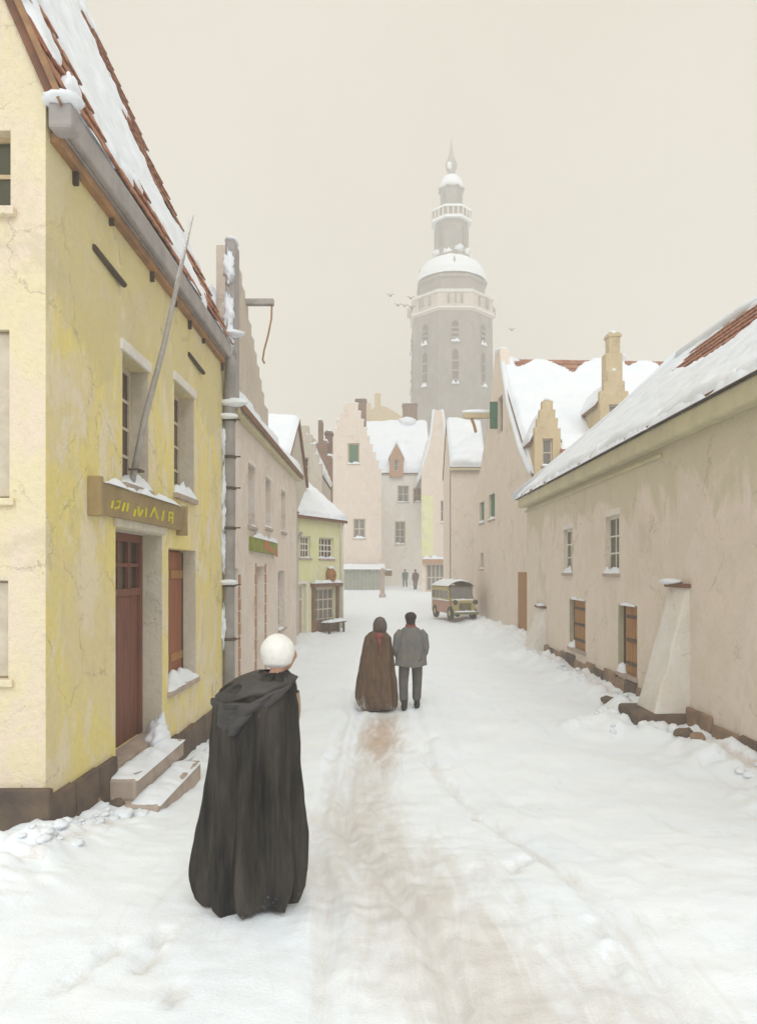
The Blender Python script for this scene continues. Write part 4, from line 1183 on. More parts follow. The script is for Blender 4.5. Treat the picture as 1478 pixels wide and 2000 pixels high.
# ------------------------------------------------------------------ beige house (right, near)
def beige_house():
    t = thing('beige_house', 'long low beige house with buttresses and snowy hipped roof', 'house', (7, 13, 0))
    Y0, Y1 = 3.2, 23.2
    f = Fr((XR, 0, 0), (0,1,0), (-1,0,0))
    LW = [(16.55,17.95,.62,1.82),(13.2,14.25,.52,1.85)]
    UW = [(17.7,18.5,2.45,3.55),(14.2,15.05,2.45,3.62)]
    slab(f, [(Y0,-.6),(Y1,-.6),(Y1,4.9),(Y0,4.9)], LW+UW, .36).build('wall', M['beige'], t)
    slab(Fr((XR,Y1,0),(1,0,0),(0,1,0)), [(.37,-.6),(5,-.6),(5,4.9),(.37,4.9)], [], .3).build('side_wall', M['beige'], t)
    slab(Fr((XR,Y0,0),(1,0,0),(0,-1,0)), [(.37,-.6),(5,-.6),(5,4.9),(2.5,7.3),(.37,4.9)], [], .3).build('side_wall', M['beige'], t)
    for (a,b,c,d) in LW:
        m = MB(); m.fbox(f,a,a+.08,c,d,-.20,-.11); m.fbox(f,b-.08,b,c,d,-.20,-.11); m.fbox(f,a+.08,b-.08,d-.08,d,-.20,-.11); m.fbox(f,a+.08,b-.08,c,c+.08,-.20,-.11)
        w = m.build('window', M['dark_wood'], t)
        MB().fbox(f,a+.08,b-.08,c+.08,d-.08,-.20,-.19).build('pane', M['glass'], w)
        sh = MB().fbox(f, a+.0, b-.34, c+.02, d-.02, -.10, -.06).build('shutter', M['brown_wood'], w)
        nb = 4; wb = (b-.34-a)/nb
        for k in range(nb): MB().fbox(f, a+k*wb+.004, a+(k+1)*wb-.004, c+.01, d-.01, -.06, -.035+rng.uniform(-.004,.004)).build('plank', M['brown_wood'], w, bevel=.005)
        for zz in (c+.22, (c+d)/2, d-.22): MB().fbox(f, a+.03, b-.42, zz-.03, zz+.03, -.036, -.015).build('hinge_strap', M['iron'], w)
        MB().fbox(f, a-.05, b+.05, c-.08, c+.002, -.18, .05).build('sill', M['step'], w, bevel=.01)
        snow_cap(w, f, b-.4, b+.02, c, -.17, .05, .16, a)
        snow_cap(w, f, a+.1, b-.1, d-.01, -.05, .03, .06, a+3)
        MB().fbox(f, b-.004, b+.002, c, d, -.17, .004).build('jamb', M['mossy'], w)
    for (a,b,c,d) in UW:
        w = window(t, f, a, b, c, d, 2, 3, .07, M['frame_white'], M['glass_green'], True, .17)
        MB().fbox(f, a-.08, b+.08, d+.004, d+.14, -.01, .025).build('lintel', M['whitewash'], t, bevel=.01)
    # wall foot: rough stones
    ft = slab(f, [(Y0,-.6),(Y1,-.6),(Y1,.20),(Y0,.20)], [], .01)
    ft = MB().fbox(f, Y0, Y1, -.6, .12, -.02, .03).build('footing', M['rubble'], t)
    y = 6.2; i = 0
    while y < 20.6:
        w = rng.uniform(.45,1.0); hh = rng.uniform(.34,.46)
        P = f.p; j = lambda: rng.uniform(-.03,.03)
        if not (10.75 < y+w/2 < 12.05):
            MB().hexa([P(y+.01,-.4,.12+j()),P(y+w-.01,-.4,.12+j()),P(y+w-.01,-.4,-.01),P(y+.01,-.4,-.01),
                   P(y+.02+j(),hh+j(),.055+j()*.6),P(y+w-.02+j(),hh+j(),.055+j()*.6),P(y+w-.02,hh,-.01),P(y+.02,hh,-.01)]).build('stone', M['rubble'] if i%3 else M['plinth'], ft, bevel=.045)
        y += w; i += 1
    # eaves cornice
    MB().fbox(f, Y0, 23.6, 4.56, 4.865, -.01, .225).build('cornice', M['mossy'], t, bevel=.04)
    MB().fbox(f, 12.0, 23.4, 4.40, 4.47, -.01, .05).build('moulding', M['mossy'], t, bevel=.015)
    # hipped roof
    ze, zr, xe, xr, xb = 4.93, 7.5, 4.45, 7.07, 9.7
    q = [Vector((xe,Y0,ze)), Vector((xe,24.0,ze)), Vector((xr,17.0,zr)), Vector((xr,Y0,zr))]
    dn = Vector((0,0,-.06))
    m = MB(); m.hexa([p+dn for p in q]+q)
    q2 = [Vector((xb,Y0,ze)), Vector((xb,24.0,ze)), Vector((xr+.01,17.0,zr)), Vector((xr+.01,Y0,zr))]
    m.hexa([p+dn for p in q2]+q2)
    a,b,c = Vector((xe,24.0,ze)), Vector((xb,24.0,ze)), Vector((xr,17.0,zr))
    m.add([a,b,c,a+dn,b+dn,c+dn], [(0,1,2),(3,5,4),(0,3,4,1),(1,4,5,2),(2,5,3,0)])
    rf = m.build('roof', M['roof'], t)
    def mask(u, v):
        y = (Y0+u*(24.0-Y0))*(1-v) + (Y0+u*(17.0-Y0))*v
        e = ((y-13.0-3.0*(v-.75))/2.3)**2 + ((v-.74-.02*(y-13))/.20)**2
        k = min(.5, (e-1)*.35)
        
        return k
    snow_patch('roof_snow', q, .13, mask, 240, 80, rf, 81.0)
    lay_tiles(q, mask, rf, .27, .33, .10, 290, 81.0)
    snow_patch('roof_snow', [a,b,c+Vector((.02,0,0)),c], .18, lambda u,v: .5, 30, 30, rf, 85.0)
    # ragged snow along the eave
    fe = Fr((4.45,0,0),(0,1,0),(-1,0,0))
    snow_cap(rf, fe, 6.0, 24.1, 4.872, -.34, .055, .19, 5.0, 260)
    # hip ridge snow
    MB().tube([(xe-.02,24.03,ze+.08),(5.4,21.5,5.85),(6.3,19.1,6.75),(xr,17.0,zr+.1)], [.10,.15,.13,.16], 8).build('hip_snow', M['snow'], rf, smooth=True)
    MB().tube([(xr,17.0,zr+.08),(xr,14.0,zr+.1),(xr,12.6,zr+.03)], [.15,.12,.06], 8).build('hip_snow', M['snow'], rf, smooth=True)
    # buttresses
    def buttress(y0, y1, zt, out0, out1, base):
        P = f.p; m = MB(); n = 9
        def prof(k): return out0+(out1-out0)*(k**1.15)
        rows = []
        for i in range(n+1):
            k = i/n; z = zt-(zt+.5)*k; d = prof(k)
            sp = .10*k
            rows.append([P(y0-sp*.3+rng.uniform(-.012,.012),z,-.02),P(y0-sp*.3+rng.uniform(-.015,.015),z,d+rng.uniform(-.015,.015)),P(y1+sp+rng.uniform(-.015,.015),z,d+rng.uniform(-.015,.015)),P(y1+sp,z,-.02)])
        for r_ in rows: m.v += [tuple(p) for p in r_]
        for i in range(n):
            for k in range(3):
                a_ = i*4+k; m.f.append((a_,a_+1,a_+5,a_+4))
        m.f.append((0,1,2,3))
        bt = m.build('buttress', M['whitewash'], t, bevel=.03)
        if base:
            MB().fbox(f, y0-.06, y1+.2, -.5, .33, -.02, out1+.0).build('base_stone', M['plinth'], bt, bevel=.05)
        MB().fbox(f, y0-.05, y1+.05, zt-.03, zt+.03, -.02, out0+.06).build('cap_tile', M['roof'], bt, bevel=.01)
        return bt
    b1 = buttress(10.95, 11.62, 2.27, .05, .82, True)
    blob(b1, f.p(11.5,2.33,.08), (.15,.3,.05), M['snow'], 2, .2)
    b2 = buttress(20.5, 21.5, 1.45, .06, .72, False)
    blob(b2, f.p(21,1.5,.05), (.12,.3,.05), M['snow'], 2, .2)
    return f
fb = beige_house()

# snow thrown up against the right-hand wall and lumps along it
m = MB()
def lump(x, y, rx, ry, rz, seed, mm):
    mm.ell((x, y, ground_h(x, y)+rz*.15), (rx, ry, rz), 16, 10, lambda d: 1+.38*fbm(d.x*2.2+seed, d.y*2.2, d.z*2.2, 4))
r2 = random.Random(3)
for k in range(70):
    y = 8.3+13.5*r2.random()**1.2; x = 4.55-abs(r2.gauss(0,.16))
    if 10.7 < y < 12.1: x -= .85
    if 20.4 < y < 21.8: x -= .6
    s = r2.uniform(.015,.055)
    lump(x-.1, y, s*1.2, s*1.3, s*.8, k, m)
for (x, y, s) in ((3.70,11.95,.10),(3.74,11.6,.08),(3.95,10.75,.09),(4.2,10.3,.08)):
    lump(x, y, s*1.2, s*1.3, s*.9, x*7+y, m)
o = m.build('snow_bank', M['snow'], None, smooth=True)
tag(o, 'lumpy shovelled snow piled along the foot of the beige house', 'snow bank', kind='stuff')
m = MB()
for k in range(34):
    y = 5.2+2.1*r2.random(); x = -2.62+abs(r2.gauss(0,.12))
    s = r2.uniform(.015,.05); lump(x, y, s*1.3, s*1.6, s*.6, k+200, m)
for (x, y, s) in ((-2.45,6.75,.08),(-2.36,6.98,.07)): lump(x, y, s*1.2, s*1.5, s*.7, y, m)
for k in range(14):
    y = 9.2+3.0*r2.random(); s = r2.uniform(.04,.10); lump(-2.55+abs(r2.gauss(0,.1)), y, s, s*1.4, s*.7, k+300, m)
o = m.build('snow_bank', M['snow'], None, smooth=True)
tag(o, 'lumpy snow heaped against the dark plinth of the yellow house', 'snow bank', kind='stuff')

# loose stones showing through the snow
i = 0
for (px, py, s, lab) in ((1335,1462,.11,'brown stone showing through snow by the large buttress'),(1362,1478,.09,'tan stone showing through snow past the large buttress'),
                    (1185,1385,.10,'dark stone lying against the beige house footing'),(180,1622,.085,'brown stone in the snow beside the door steps'),(228,1612,.07,'flat stone in the snow below the door steps')):
    y = FPX*EYE/(py-VY); x = (px-VX)/FPX*y
    z = ground_h(x, y)
    o = MB().ell((x,y,z+.03), (s*1.3,s,s*.7), 10, 7, lambda d: 1+.35*fbm(d.x*1.5+px, d.y*1.5, d.z*1.5, 2)).build('stone', M['rubble'] if i % 2 else M['plinth'], None)
    tag(o, lab, 'stone'); i += 1

# ------------------------------------------------------------------ tower
def tower():
    Y = 130.0; k = Y/FPX
    cx = (881-VX)*k
    def zy(py): return EYE+(VY-py)*k
    t = thing('church_tower', 'tall grey octagonal church tower with snowy domes fading in the haze', 'tower', (cx, Y, 0))
    rot = math.pi/8; ap = 1/math.cos(math.pi/8)
    def tier(name, prof, mat, n=8, sm=False, rot_=rot, parent=t):
        return MB().lathe([(r*k*(ap if n == 8 else 1.0), zy(py)) for r, py in prof], (cx, Y, 0), n, rot_).build(name, mat, parent, smooth=sm)
    sh = tier('shaft', [(78,1140),(78,800),(75,632)], M['tower'])
    tier('gallery', [(75,633),(79,628),(79,622),(76,620),(76,602),(78,600),(78,595),(73,595)], M['parapet'])
    for i in range(40):
        a = 2*math.pi*i/40
        rr = 77.5*k*(1/math.cos(((a-0)%(math.pi/4))-math.pi/8))
        MB().box(-.16,.16,-.16,.16,zy(621),zy(603)).build('baluster', M['tower'], t).location = (cx+rr*math.cos(a), Y+rr*math.sin(a), 0)
    tier('drum', [(62,600),(62,568),(66,566),(66,561)], M['tower'])
    dm = tier('dome', [(64,562),(62,545),(55,530),(45,518),(36,510),(34,506)], M['tower'], 32, True, 0)
    def capf(u, v):
        a = u*2*math.pi; q = .05+.72*v
        prof = [(64,562),(62,545),(55,530),(45,518),(36,510)]
        s = q*4; i_ = min(3, int(s)); fr_ = s-i_
        r = prof[i_][0]*(1-fr_)+prof[i_+1][0]*fr_; py = prof[i_][1]*(1-fr_)+prof[i_+1][1]*fr_
        kk = .38+.42*fbm(math.cos(a)*1.3+4, math.sin(a)*1.3, v*1.4+2, 3)-ss(.85,1,v)*.4
        off = 5.0*k*ss(-.05,.25,kk)-.8*k
        return (cx+(r*k+off)*math.cos(a), Y+(r*k+off)*math.sin(a), zy(py)+off*.4)
    MB().grid(capf, 72, 24).build('dome_snow', M['snow'], dm, smooth=True)
    for i in range(4):
        a = math.pi*i/2
        tw = MB().lathe([(4*k,zy(566)),(4*k,zy(545)),(5*k,zy(543)),(3*k,zy(538)),(.6*k,zy(526))], (cx+61*k*math.cos(a), Y+61*k*math.sin(a), 0), 8).build('pinnacle', M['tower'], t)
        blob(tw, (cx+61*k*math.cos(a), Y+61*k*math.sin(a), zy(540)), (3.6*k,3.6*k,4*k), M['snow'], i, .2, nu=10, nv=6)
    tier('lantern', [(36,512),(32,505),(31,440),(35,436),(37,420),(34,419)], M['tower'])
    for i in range(24):
        a = 2*math.pi*i/24
        MB().box(-.1,.1,-.1,.1,zy(436),zy(421)).build('baluster', M['whitewash'], t).location = (cx+38*k*math.cos(a), Y+38*k*math.sin(a), 0)
    tier('upper_lantern', [(23,420),(21,414),(21,376),(25,373)], M['tower'])
    tier('cupola', [(25,374),(24,364),(20,354),(13,346),(8,343)], M['snow'], 14, True, 0)
    tier('onion', [(8,345),(7,338),(11,328),(11,320),(7,310),(4,302),(2.5,292),(1.2,280),(.5,268)], M['lead'], 12, True, 0)
    blob(t, (cx-3*k, Y-6*k, zy(326)), (6*k,5*k,9*k), M['snow'], 3, .25)
    # snow ledges
    tier('ledge_snow', [(78.5,598),(77,594),(70,593),(62,594)], M['snow'])
    tier('ledge_snow', [(79.6,629),(79.2,627.3),(76.5,626)], M['snow'])
    tier('ledge_snow', [(38.5,421),(37,416.5),(26,416)], M['snow'])
    tier('ledge_snow', [(38,441),(37.5,436),(34,434)], M['snow'])
    for a, py in ((-1.9,505),(-1.2,497),(-.6,500),(-2.6,503)):
        blob(t, (cx+33*k*math.cos(a), Y+33*k*math.sin(a), zy(py)), (8*k,4*k,6*k), M['snow'], a, .7, nu=24, nv=16, fscale=2.5)
    # windows: two tiers of belfry openings on each visible face
    for fi in (-1, 0, 1, 2, -2):
        a = -math.pi/2+fi*math.pi/4
        n = Vector((math.cos(a), math.sin(a), 0)); u = Vector((-n.y, n.x, 0))
        def arch(f, w, z0, z1, name, d):
            pts = [(-w,z0),(w,z0),(w,z1-w)]+[(w*math.cos(th), z1-w+w*math.sin(th)) for th in [math.pi*i/8 for i in range(1,8)]]+[(-w,z1-w)]
            return slab(f, pts, [], .5)
        for (r, w, za, zb) in ((76.2,10.0,694,648),(77.0,9.0,772,701)):
            f = Fr(Vector((cx,Y,0))+n*r*k, u, n)
            w_ = arch(f, w*k, zy(za), zy(zb), 'window', 0)
            w_ = w_.build('window', M['tower'], t)
            f2 = Fr(Vector((cx,Y,0))+n*(r+.9)*k, u, n)
            inner = slab(f2, [(-w*.62*k,zy(za-5)),(w*.62*k,zy(za-5)),(w*.62*k,zy(zb+9)),(0,zy(zb+3)),(-w*.62*k,zy(zb+9))], [], .1).build('opening_shade', M['dark_wood'], w_)  # solid dark panel, its colour stands for the shade inside the belfry
            nl = 3
            for j in range(nl):
                z = zy(za-8)+(zy(zb+10)-zy(za-8))*j/nl
                MB().fbox(f2, -w*.62*k, w*.62*k, z, z+.3, .02, .16).build('louvre', M['tower'], w_)
            snow_cap(w_, f2, -w*.8*k, w*.8*k, zy(za-2), 0, .4, .5, fi)
        f = Fr(Vector((cx,Y,0))+n*33.2*k, u, n)
        w_ = arch(f, 4.5*k, zy(490), zy(452), 'window', 0).build('window', M['glass_pale'], t)
        f = Fr(Vector((cx,Y,0))+n*21.2*k, u, n)
        arch(f, 3.5*k, zy(410), zy(380), 'window', 0).build('window', M['glass_pale'], t)
tower()

# birds round the tower
for i, (px, py, s, lab) in enumerate(((762,578,1.0,'bird gliding highest left of the tower'),(802,583,1.0,'bird close above the tower gallery corner'),(777,597,1.0,'small dark bird left of the tower gallery'),
                              (790,598,.9,'small bird flying level with the tower gallery'),(804,602,1.3,'larger dark bird at the tower gallery corner'),(999,645,.9,'lone bird right of the tower'))):
    c = at(px, py, 120.0)
    t = thing('bird', lab, 'bird', tuple(c), 'birds round the tower')
    MB().ell(c, (.28*s,.14*s,.12*s), 10, 6).build('body', M['umber'], t, smooth=True)
    for sg in (-1, 1):
        m = MB()
        tip = c+Vector((sg*.75*s, .1, .32*s)); mid = c+Vector((sg*.35*s, .0, .28*s))
        a0, a1 = c+Vector((0,-.12*s,.04)), c+Vector((0,.16*s,.04))
        m.add([a0,a1,mid+Vector((0,.16*s,0)),mid+Vector((0,-.12*s,0)),tip, a0+Vector((0,0,.05)),a1+Vector((0,0,.05)),mid+Vector((0,.16*s,.05)),mid+Vector((0,-.12*s,.05))],
              [(0,1,2,3),(3,2,4),(5,8,7,6),(8,4,7),(0,3,8,5),(1,6,7,2),(3,4,8),(2,7,4)])
        m.build('wing', M['umber'], t)

# ------------------------------------------------------------------ people
def skin_mesh(name, verts, edges, radii, root=0, sub=2):
    me = bpy.data.meshes.new(name); me.from_pydata(verts, edges, [])
    o = bpy.data.objects.new(name, me); col.objects.link(o)
    sk = o.modifiers.new('skin', 'SKIN'); sk.use_smooth_shade = True
    lay = me.skin_vertices[0].data
    for i, r in enumerate(radii):
        lay[i].radius = r if isinstance(r, tuple) else (r, r)
        lay[i].use_root = (i == root)
    sb = o.modifiers.new('sub', 'SUBSURF'); sb.levels = sub; sb.render_levels = sub
    dg = bpy.context.evaluated_depsgraph_get(); dg.update()
    ev = o.evaluated_get(dg)
    me2 = bpy.data.meshes.new_from_object(ev)
    bpy.data.objects.remove(o)
    return me2

def add_mesh(name, me, mat, parent, M4):
    me.transform(M4)
    me.materials.clear(); me.materials.append(mat)
    for p in me.polygons: p.use_smooth = True
    o = bpy.data.objects.new(name, me); col.objects.link(o); attach(o, parent)
    return o

def body_mesh(H, stride=.12, lean=0.0):
    k = H/1.76
    V = [(0,0,.95),(lean*.2,.01,1.12),(lean*.5,.01,1.34),(lean*.8,.0,1.48),(lean,.02,1.57),(lean,.035,1.66),
         (.11,0,.90),(.13,.03+stride*.5,.50),(.13,stride-.02,.09),(.133,stride+.10,.05),
         (-.11,0,.90),(-.13,.05-stride*.4,.50),(-.135,-stride,.10),(-.135,-stride+.10,.05),
         (.17,0,1.43),(.27,-.04,1.17),(.19,.14,.98),(.12,.19,.97),
         (-.17,0,1.43),(-.27,-.04,1.17),(-.19,.14,.98),(-.12,.19,.97)]
    E = [(0,1),(1,2),(2,3),(3,4),(4,5),(0,6),(6,7),(7,8),(8,9),(0,10),(10,11),(11,12),(12,13),(2,14),(14,15),(15,16),(16,17),(2,18),(18,19),(19,20),(20,21)]
    Rr = [(.14,.10),(.13,.10),(.13,.09),(.055,.055),(.085,.10),(.075,.09),.085,.055,.04,.032,.085,.055,.04,.032,.045,.042,.035,.03,.045,.042,.035,.03]
    V = [(a*k,b*k,c*k) for a,b,c in V]; Rr = [tuple(x*k for x in (r if isinstance(r,tuple) else (r,r))) for r in Rr]
    return skin_mesh('body', V, E, Rr)

def loft(prof, n_ang, n_z, folds, seed, center=(0,0), amp=.03, hem=.012):
    """cloth shell: prof = [(z, rx, ry, cx, cy)], folds deepen towards the hem"""
    m = MB(); zs = [p[0] for p in prof]
    z0, z1 = zs[0], zs[-1]
    def at_z(z):
        for i in range(len(prof)-1):
            if prof[i][0] >= z >= prof[i+1][0]:
                t_ = (prof[i][0]-z)/(prof[i][0]-prof[i+1][0]); t_ = t_*t_*(3-2*t_)*.5+t_*.5
                return [a+(b-a)*t_ for a, b in zip(prof[i][1:], prof[i+1][1:])]
        return prof[-1][1:]
    rr = random.Random(seed); fl = [(rr.randint(5, 9), rr.uniform(0, 6.28), rr.uniform(.5, 1)) for _ in range(3)] + [(rr.randint(11, 19), rr.uniform(0, 6.28), rr.uniform(.3, .6)) for _ in range(3)]
    def fn(u, v):
        a = 2*math.pi*u; z = z0+(z1-z0)*v
        rx, ry, cx, cy = at_z(z)
        w = 0
        for kf, ph, am in fl: w += am*(1-abs(math.sin(.5*(kf*a+ph+.9*math.sin(2.5*v+ph)))))**1.5 - am*.33
        w = w*amp*folds*(.30+.70*ss(0.02,.6,v)) + .012*fbm(math.cos(a)*3+seed, math.sin(a)*3, z*3, 3)
        zz = z + hem*ss(.8,1,v)*math.sin(3*a+seed)
        return (center[0]+cx+(rx+w)*math.cos(a), center[1]+cy+(ry+w)*math.sin(a), zz)
    m.grid(fn, n_ang, n_z)
    return m

def place(m, loc, rz=0.0):
    mt = Matrix.Translation(loc) @ Matrix.Rotation(rz, 4, 'Z')
    m.v = [tuple(mt @ Vector(p)) for p in m.v]
    return m

def head(m, c, s=1.0):
    """a head facing +Y: skull, brow, nose, chin, ears"""
    def w(d):
        r = 1.0
        if d.y > .3: r += .16*math.exp(-((d.x/.16)**2+((d.z+.12)/.22)**2))      # nose
        r -= .07*math.exp(-((abs(d.x)-.38)/.14)**2-((d.z-.06)/.10)**2)*(d.y > .2)  # eye sockets
        r += .07*math.exp(-((d.z+.75)/.25)**2-(d.x/.4)**2)*(d.y > 0)               # chin
        return r
    m.ell(c, (.078*s,.098*s,.118*s), 24, 18, w)
    for sg in (-1, 1): m.ell((c[0]+sg*.08*s, c[1]-.005*s, c[2]-.01*s), (.014*s,.026*s,.034*s), 10, 8)
    return m

def cloaked(label, loc, H, prof, cloak_mat, seed, rz=0.0, amp=.03, folds=1.0, lean=0.0, turn=0.0):
    t = thing('person', label, 'person', loc)
    k = H/1.76
    b = add_mesh('body', body_mesh(H, .05, lean/.62), M['skin'], t, Matrix.Translation(loc) @ Matrix.Rotation(rz, 4, 'Z') @ Matrix.Diagonal((.62,.8,1,1)))
    hl = Vector(loc)+Vector((lean*k, .03*k, 1.63*k))
    place(head(MB(), (0,0,0), k), hl, rz+turn).build('head', M['skin'], b, smooth=True)
    place(loft(prof, 128, 56, folds, seed, amp=amp), loc, rz).build('cloak', cloak_mat, t, smooth=True)
    for sg in (-1, 1):
        place(MB().ell((sg*.10*k,.10,.05), (.05,.13,.055), 12, 8), loc, rz).build('boot', M['boot'], b, smooth=True)
    return t

# woman in the black cloak, hood thrown back, white bonnet
wx, wy = -.825, 4.66
wl_ = (wx, wy, ground_h(wx, wy))
LEAN = .165
t = cloaked('woman in a white bonnet and long black cloak, its hood thrown back', wl_, 1.74,
            [(1.50,.09,.09,.12,.03),(1.46,.17,.15,.08,.02),(1.40,.245,.20,.03,.01),(1.28,.28,.235,.015,0),(1.05,.285,.25,.005,0),(.75,.295,.27,-.01,0),(.45,.32,.295,-.01,0),(.24,.335,.31,-.01,0),(.14,.325,.30,-.01,0),(.07,.295,.275,-.01,0),(.02,.255,.24,0,0)],
            M['cloak_black'], 5, amp=.048, folds=1.2, lean=LEAN, turn=-1.3)
hc = Vector(wl_)+Vector((LEAN*.99, .03, 1.615))
def bon(d):
    return 1+.035*fbm(d.x*1.8, d.y*1.8, d.z*1.8+2, 2)+.05*math.exp(-((d.z+.62)/.12)**2)
m = MB().ell((-.004,-.002,.016), (.092,.098,.108), 28, 20, lambda d: 1.0-.45*ss(.05,.45,d.x*.96+d.y*.25-d.z*.55))
place(m, hc).build('hair', M['hair_brown'], t, smooth=True)
m = MB().ell((-.016,-.012,.012), (.110,.112,.118), 48, 32, bon)
place(m, hc).build('bonnet', M['linen'], t, smooth=True)
# the hood: a broad soft roll of cloth lying across the shoulders, its lining gathered below
hm = MB()
def hood_fn(u, v):
    a = 2*math.pi*u; th = math.pi*v
    d = Vector((math.sin(th)*math.cos(a), math.sin(th)*math.sin(a), math.cos(th)))
    r = 1+.05*math.sin(5*a+2)*math.sin(th)+.10*fbm(d.x*2, d.y*2, d.z*2+4, 4)
    x, y, z = d.x*.262*r, d.y*.225*r, d.z*.080*r
    z -= .085*(-x/.26 if x < 0 else -x/.26*.45)
    z -= .045*ss(.05,-.22,y)
    z -= .05*math.exp(-((x-.15)/.09)**2-((y-.03)/.09)**2)*(1 if d.z > 0 else 0)
    return (x+.005, y+.01, z+1.425)
hm.grid(hood_fn, 64, 32)
place(hm, wl_).build('hood', M['hood_black'], t, smooth=True)
hm = MB()
def fold_fn(u, v):
    a = -math.pi*(.02+.96*u); z = 1.39-.25*v
    wdt = .262*(1-.60*v**1.15); cxx = .015-.10*v
    rr_ = 1+.07*math.sin(8*a+3*v)+.08*fbm(u*4, v*4, 7, 4)
    zz = z - .05*(1-abs(math.cos(a)))*(1-v)
    return (cxx+wdt*rr_*math.cos(a), -.01+(.245-.02*v)*rr_*math.sin(a), zz+.06*math.cos(a)*(1-v*.5))
hm.grid(fold_fn, 56, 24)
fo = place(hm, wl_).build('hood_lining', M['hood_black'], t, smooth=True)
so = fo.modifiers.new('solid', 'SOLIDIFY'); so.thickness = .022; so.offset = 0
# tan shawl end hanging by her right arm
m = MB().grid(lambda u, v: (.262+.03*math.sin(3*v+1)*v+.022*math.cos(6.28*u), .05+.075*math.sin(6.28*u), 1.36-.27*v*(1-.0*u)), 16, 12)
place(m, wl_).build('shawl', M['shawl'], t, smooth=True)

# couple walking away
cx_, cy_ = -.075, 13.1
cl = (cx_, cy_, ground_h(cx_, cy_))
t = cloaked('hooded woman in a long brown cloak walking beside the man', cl, 1.60,
            [(1.46,.07,.07,.02,.02),(1.41,.17,.13,.01,.01),(1.33,.245,.19,.01,0),(1.15,.275,.22,0,0),(.85,.31,.26,-.01,0),(.5,.355,.31,-.02,0),(.22,.385,.34,-.02,0),(.10,.36,.33,0,0),(.05,.33,.30,0,0)],
            M['cloak_brown'], 11, amp=.03, folds=1.0)
m = MB().ell((.045,.02,1.54), (.128,.15,.165), 24, 16, lambda d: 1+.05*fbm(d.x*3,d.y*3,d.z*3,3)+(.14*max(0,-d.z)))
place(m, cl).build('hood', M['hood_brown'], t, smooth=True)
m = MB().ell((.03,-.155,1.36), (.085,.06,.07), 14, 10)
m.tube([(.03,-.21,1.34),(.045,-.235,1.2),(.04,-.245,1.02)], [.03,.024,.012], 8)
place(m, cl).build('scarf', M['scarf'], t, smooth=True)
mx, my = .53, 13.05
ml = Vector((mx, my, ground_h(mx, my)))
def man(label, ml, H, mats, rz=0, detail=True, group=None):
    t = thing('person', label, 'person', tuple(ml), group)
    k = H/1.76
    MT = Matrix.Translation(ml) @ Matrix.Rotation(rz, 4, 'Z')
    b = add_mesh('body', body_mesh(H), M['skin'], t, MT)
    place(head(MB(), (0,.035*k,1.635*k), k), ml, rz).build('head', M['skin'], b, smooth=True)
    # trousers
    V = [(0,0,.98),(.115,0,.86),(.135,.09,.50),(.125,.11,.12),(-.115,0,.86),(-.135,.0,.50),(-.14,-.10,.13)]
    me = skin_mesh('trousers', [tuple(x*k for x in v) for v in V], [(0,1),(1,2),(2,3),(0,4),(4,5),(5,6)], [tuple(x*k for x in r) for r in ((.17,.13),(.115,.12),(.09,.095),(.075,.085),(.115,.12),(.09,.095),(.075,.085))])
    add_mesh('trousers', me, mats[1], t, MT)
    for sg, yy in ((1,.16),(-1,-.05)):
        m = MB(); m.ell((sg*.135*k, yy*k, .05*k), (.052*k,.135*k,.058*k), 14, 10); m.tube([(sg*.133*k,(yy-.05)*k,.05*k),(sg*.132*k,(yy-.055)*k,.2*k)], [.055*k,.058*k], 12)
        place(m, ml, rz).build('boot', M['boot'], t, smooth=True)
    # coat: body and sleeves
    prof = [(1.52,.075,.075,0,.01),(1.48,.15,.11,0,0),(1.42,.215,.145,0,0),(1.30,.255,.175,0,0),(1.1,.265,.185,0,0),(.95,.275,.195,0,0),(.80,.29,.205,0,0)]
    m = loft([tuple(x*k for x in p) for p in prof], 72, 30, 1.0, 3, amp=.018, hem=.012)
    for sg in (-1, 1):
        m.tube([(sg*.17*k,0,1.43*k),(sg*.232*k,-.015*k,1.34*k),(sg*.262*k,-.03*k,1.14*k),(sg*.255*k,.03*k,1.03*k),(sg*.215*k,.14*k,.97*k)], [.07*k,.088*k,.078*k,.07*k,.06*k], 14)
    place(m, ml, rz).build('coat', mats[0], t, smooth=True)
    if detail:
        m = MB().lathe([(.085,1.47),(.10,1.50),(.088,1.555)], (0,.015,0), 20); place(m, ml, rz).build('collar', M['scarf'], t, smooth=True)
        m = MB().ell((0,.0,1.60), (.084,.09,.105), 18, 12); place(m, ml, rz).build('hair', M['hair'], t, smooth=True)
        m = MB().ell((0,.01,1.69), (.108,.125,.085), 24, 12, lambda d: 1+.08*fbm(d.x*3,d.y*3,2,2)); m.ell((0,.13,1.66),(.07,.06,.012),16,6)
        place(m, ml, rz).build('cap', M['hair'], t, smooth=True)
    else:
        place(MB().ell((0,.02,1.68*k),(.11*k,.13*k,.09*k),14,8), ml, rz).build('cap', M['hair'], t, smooth=True)
    return t
man('man in a grey-blue coat and dark cap walking away', ml, 1.76, (M['coat'], M['trousers']), .12)
dx, dy = at(811,1140,61).x, 61.0
man('distant figure in a brown coat near the shop window', Vector((dx,dy,ground_h(dx,dy))), 1.7, (M['umber'], M['umber']), .4, False, 'distant figures')
dx, dy = at(791,1130,65).x, 65.0
man('small distant figure in teal before the end house wall', Vector((dx,dy,ground_h(dx,dy))), 1.6, (M['teal'], M['teal']), 2.8, False, 'distant figures')

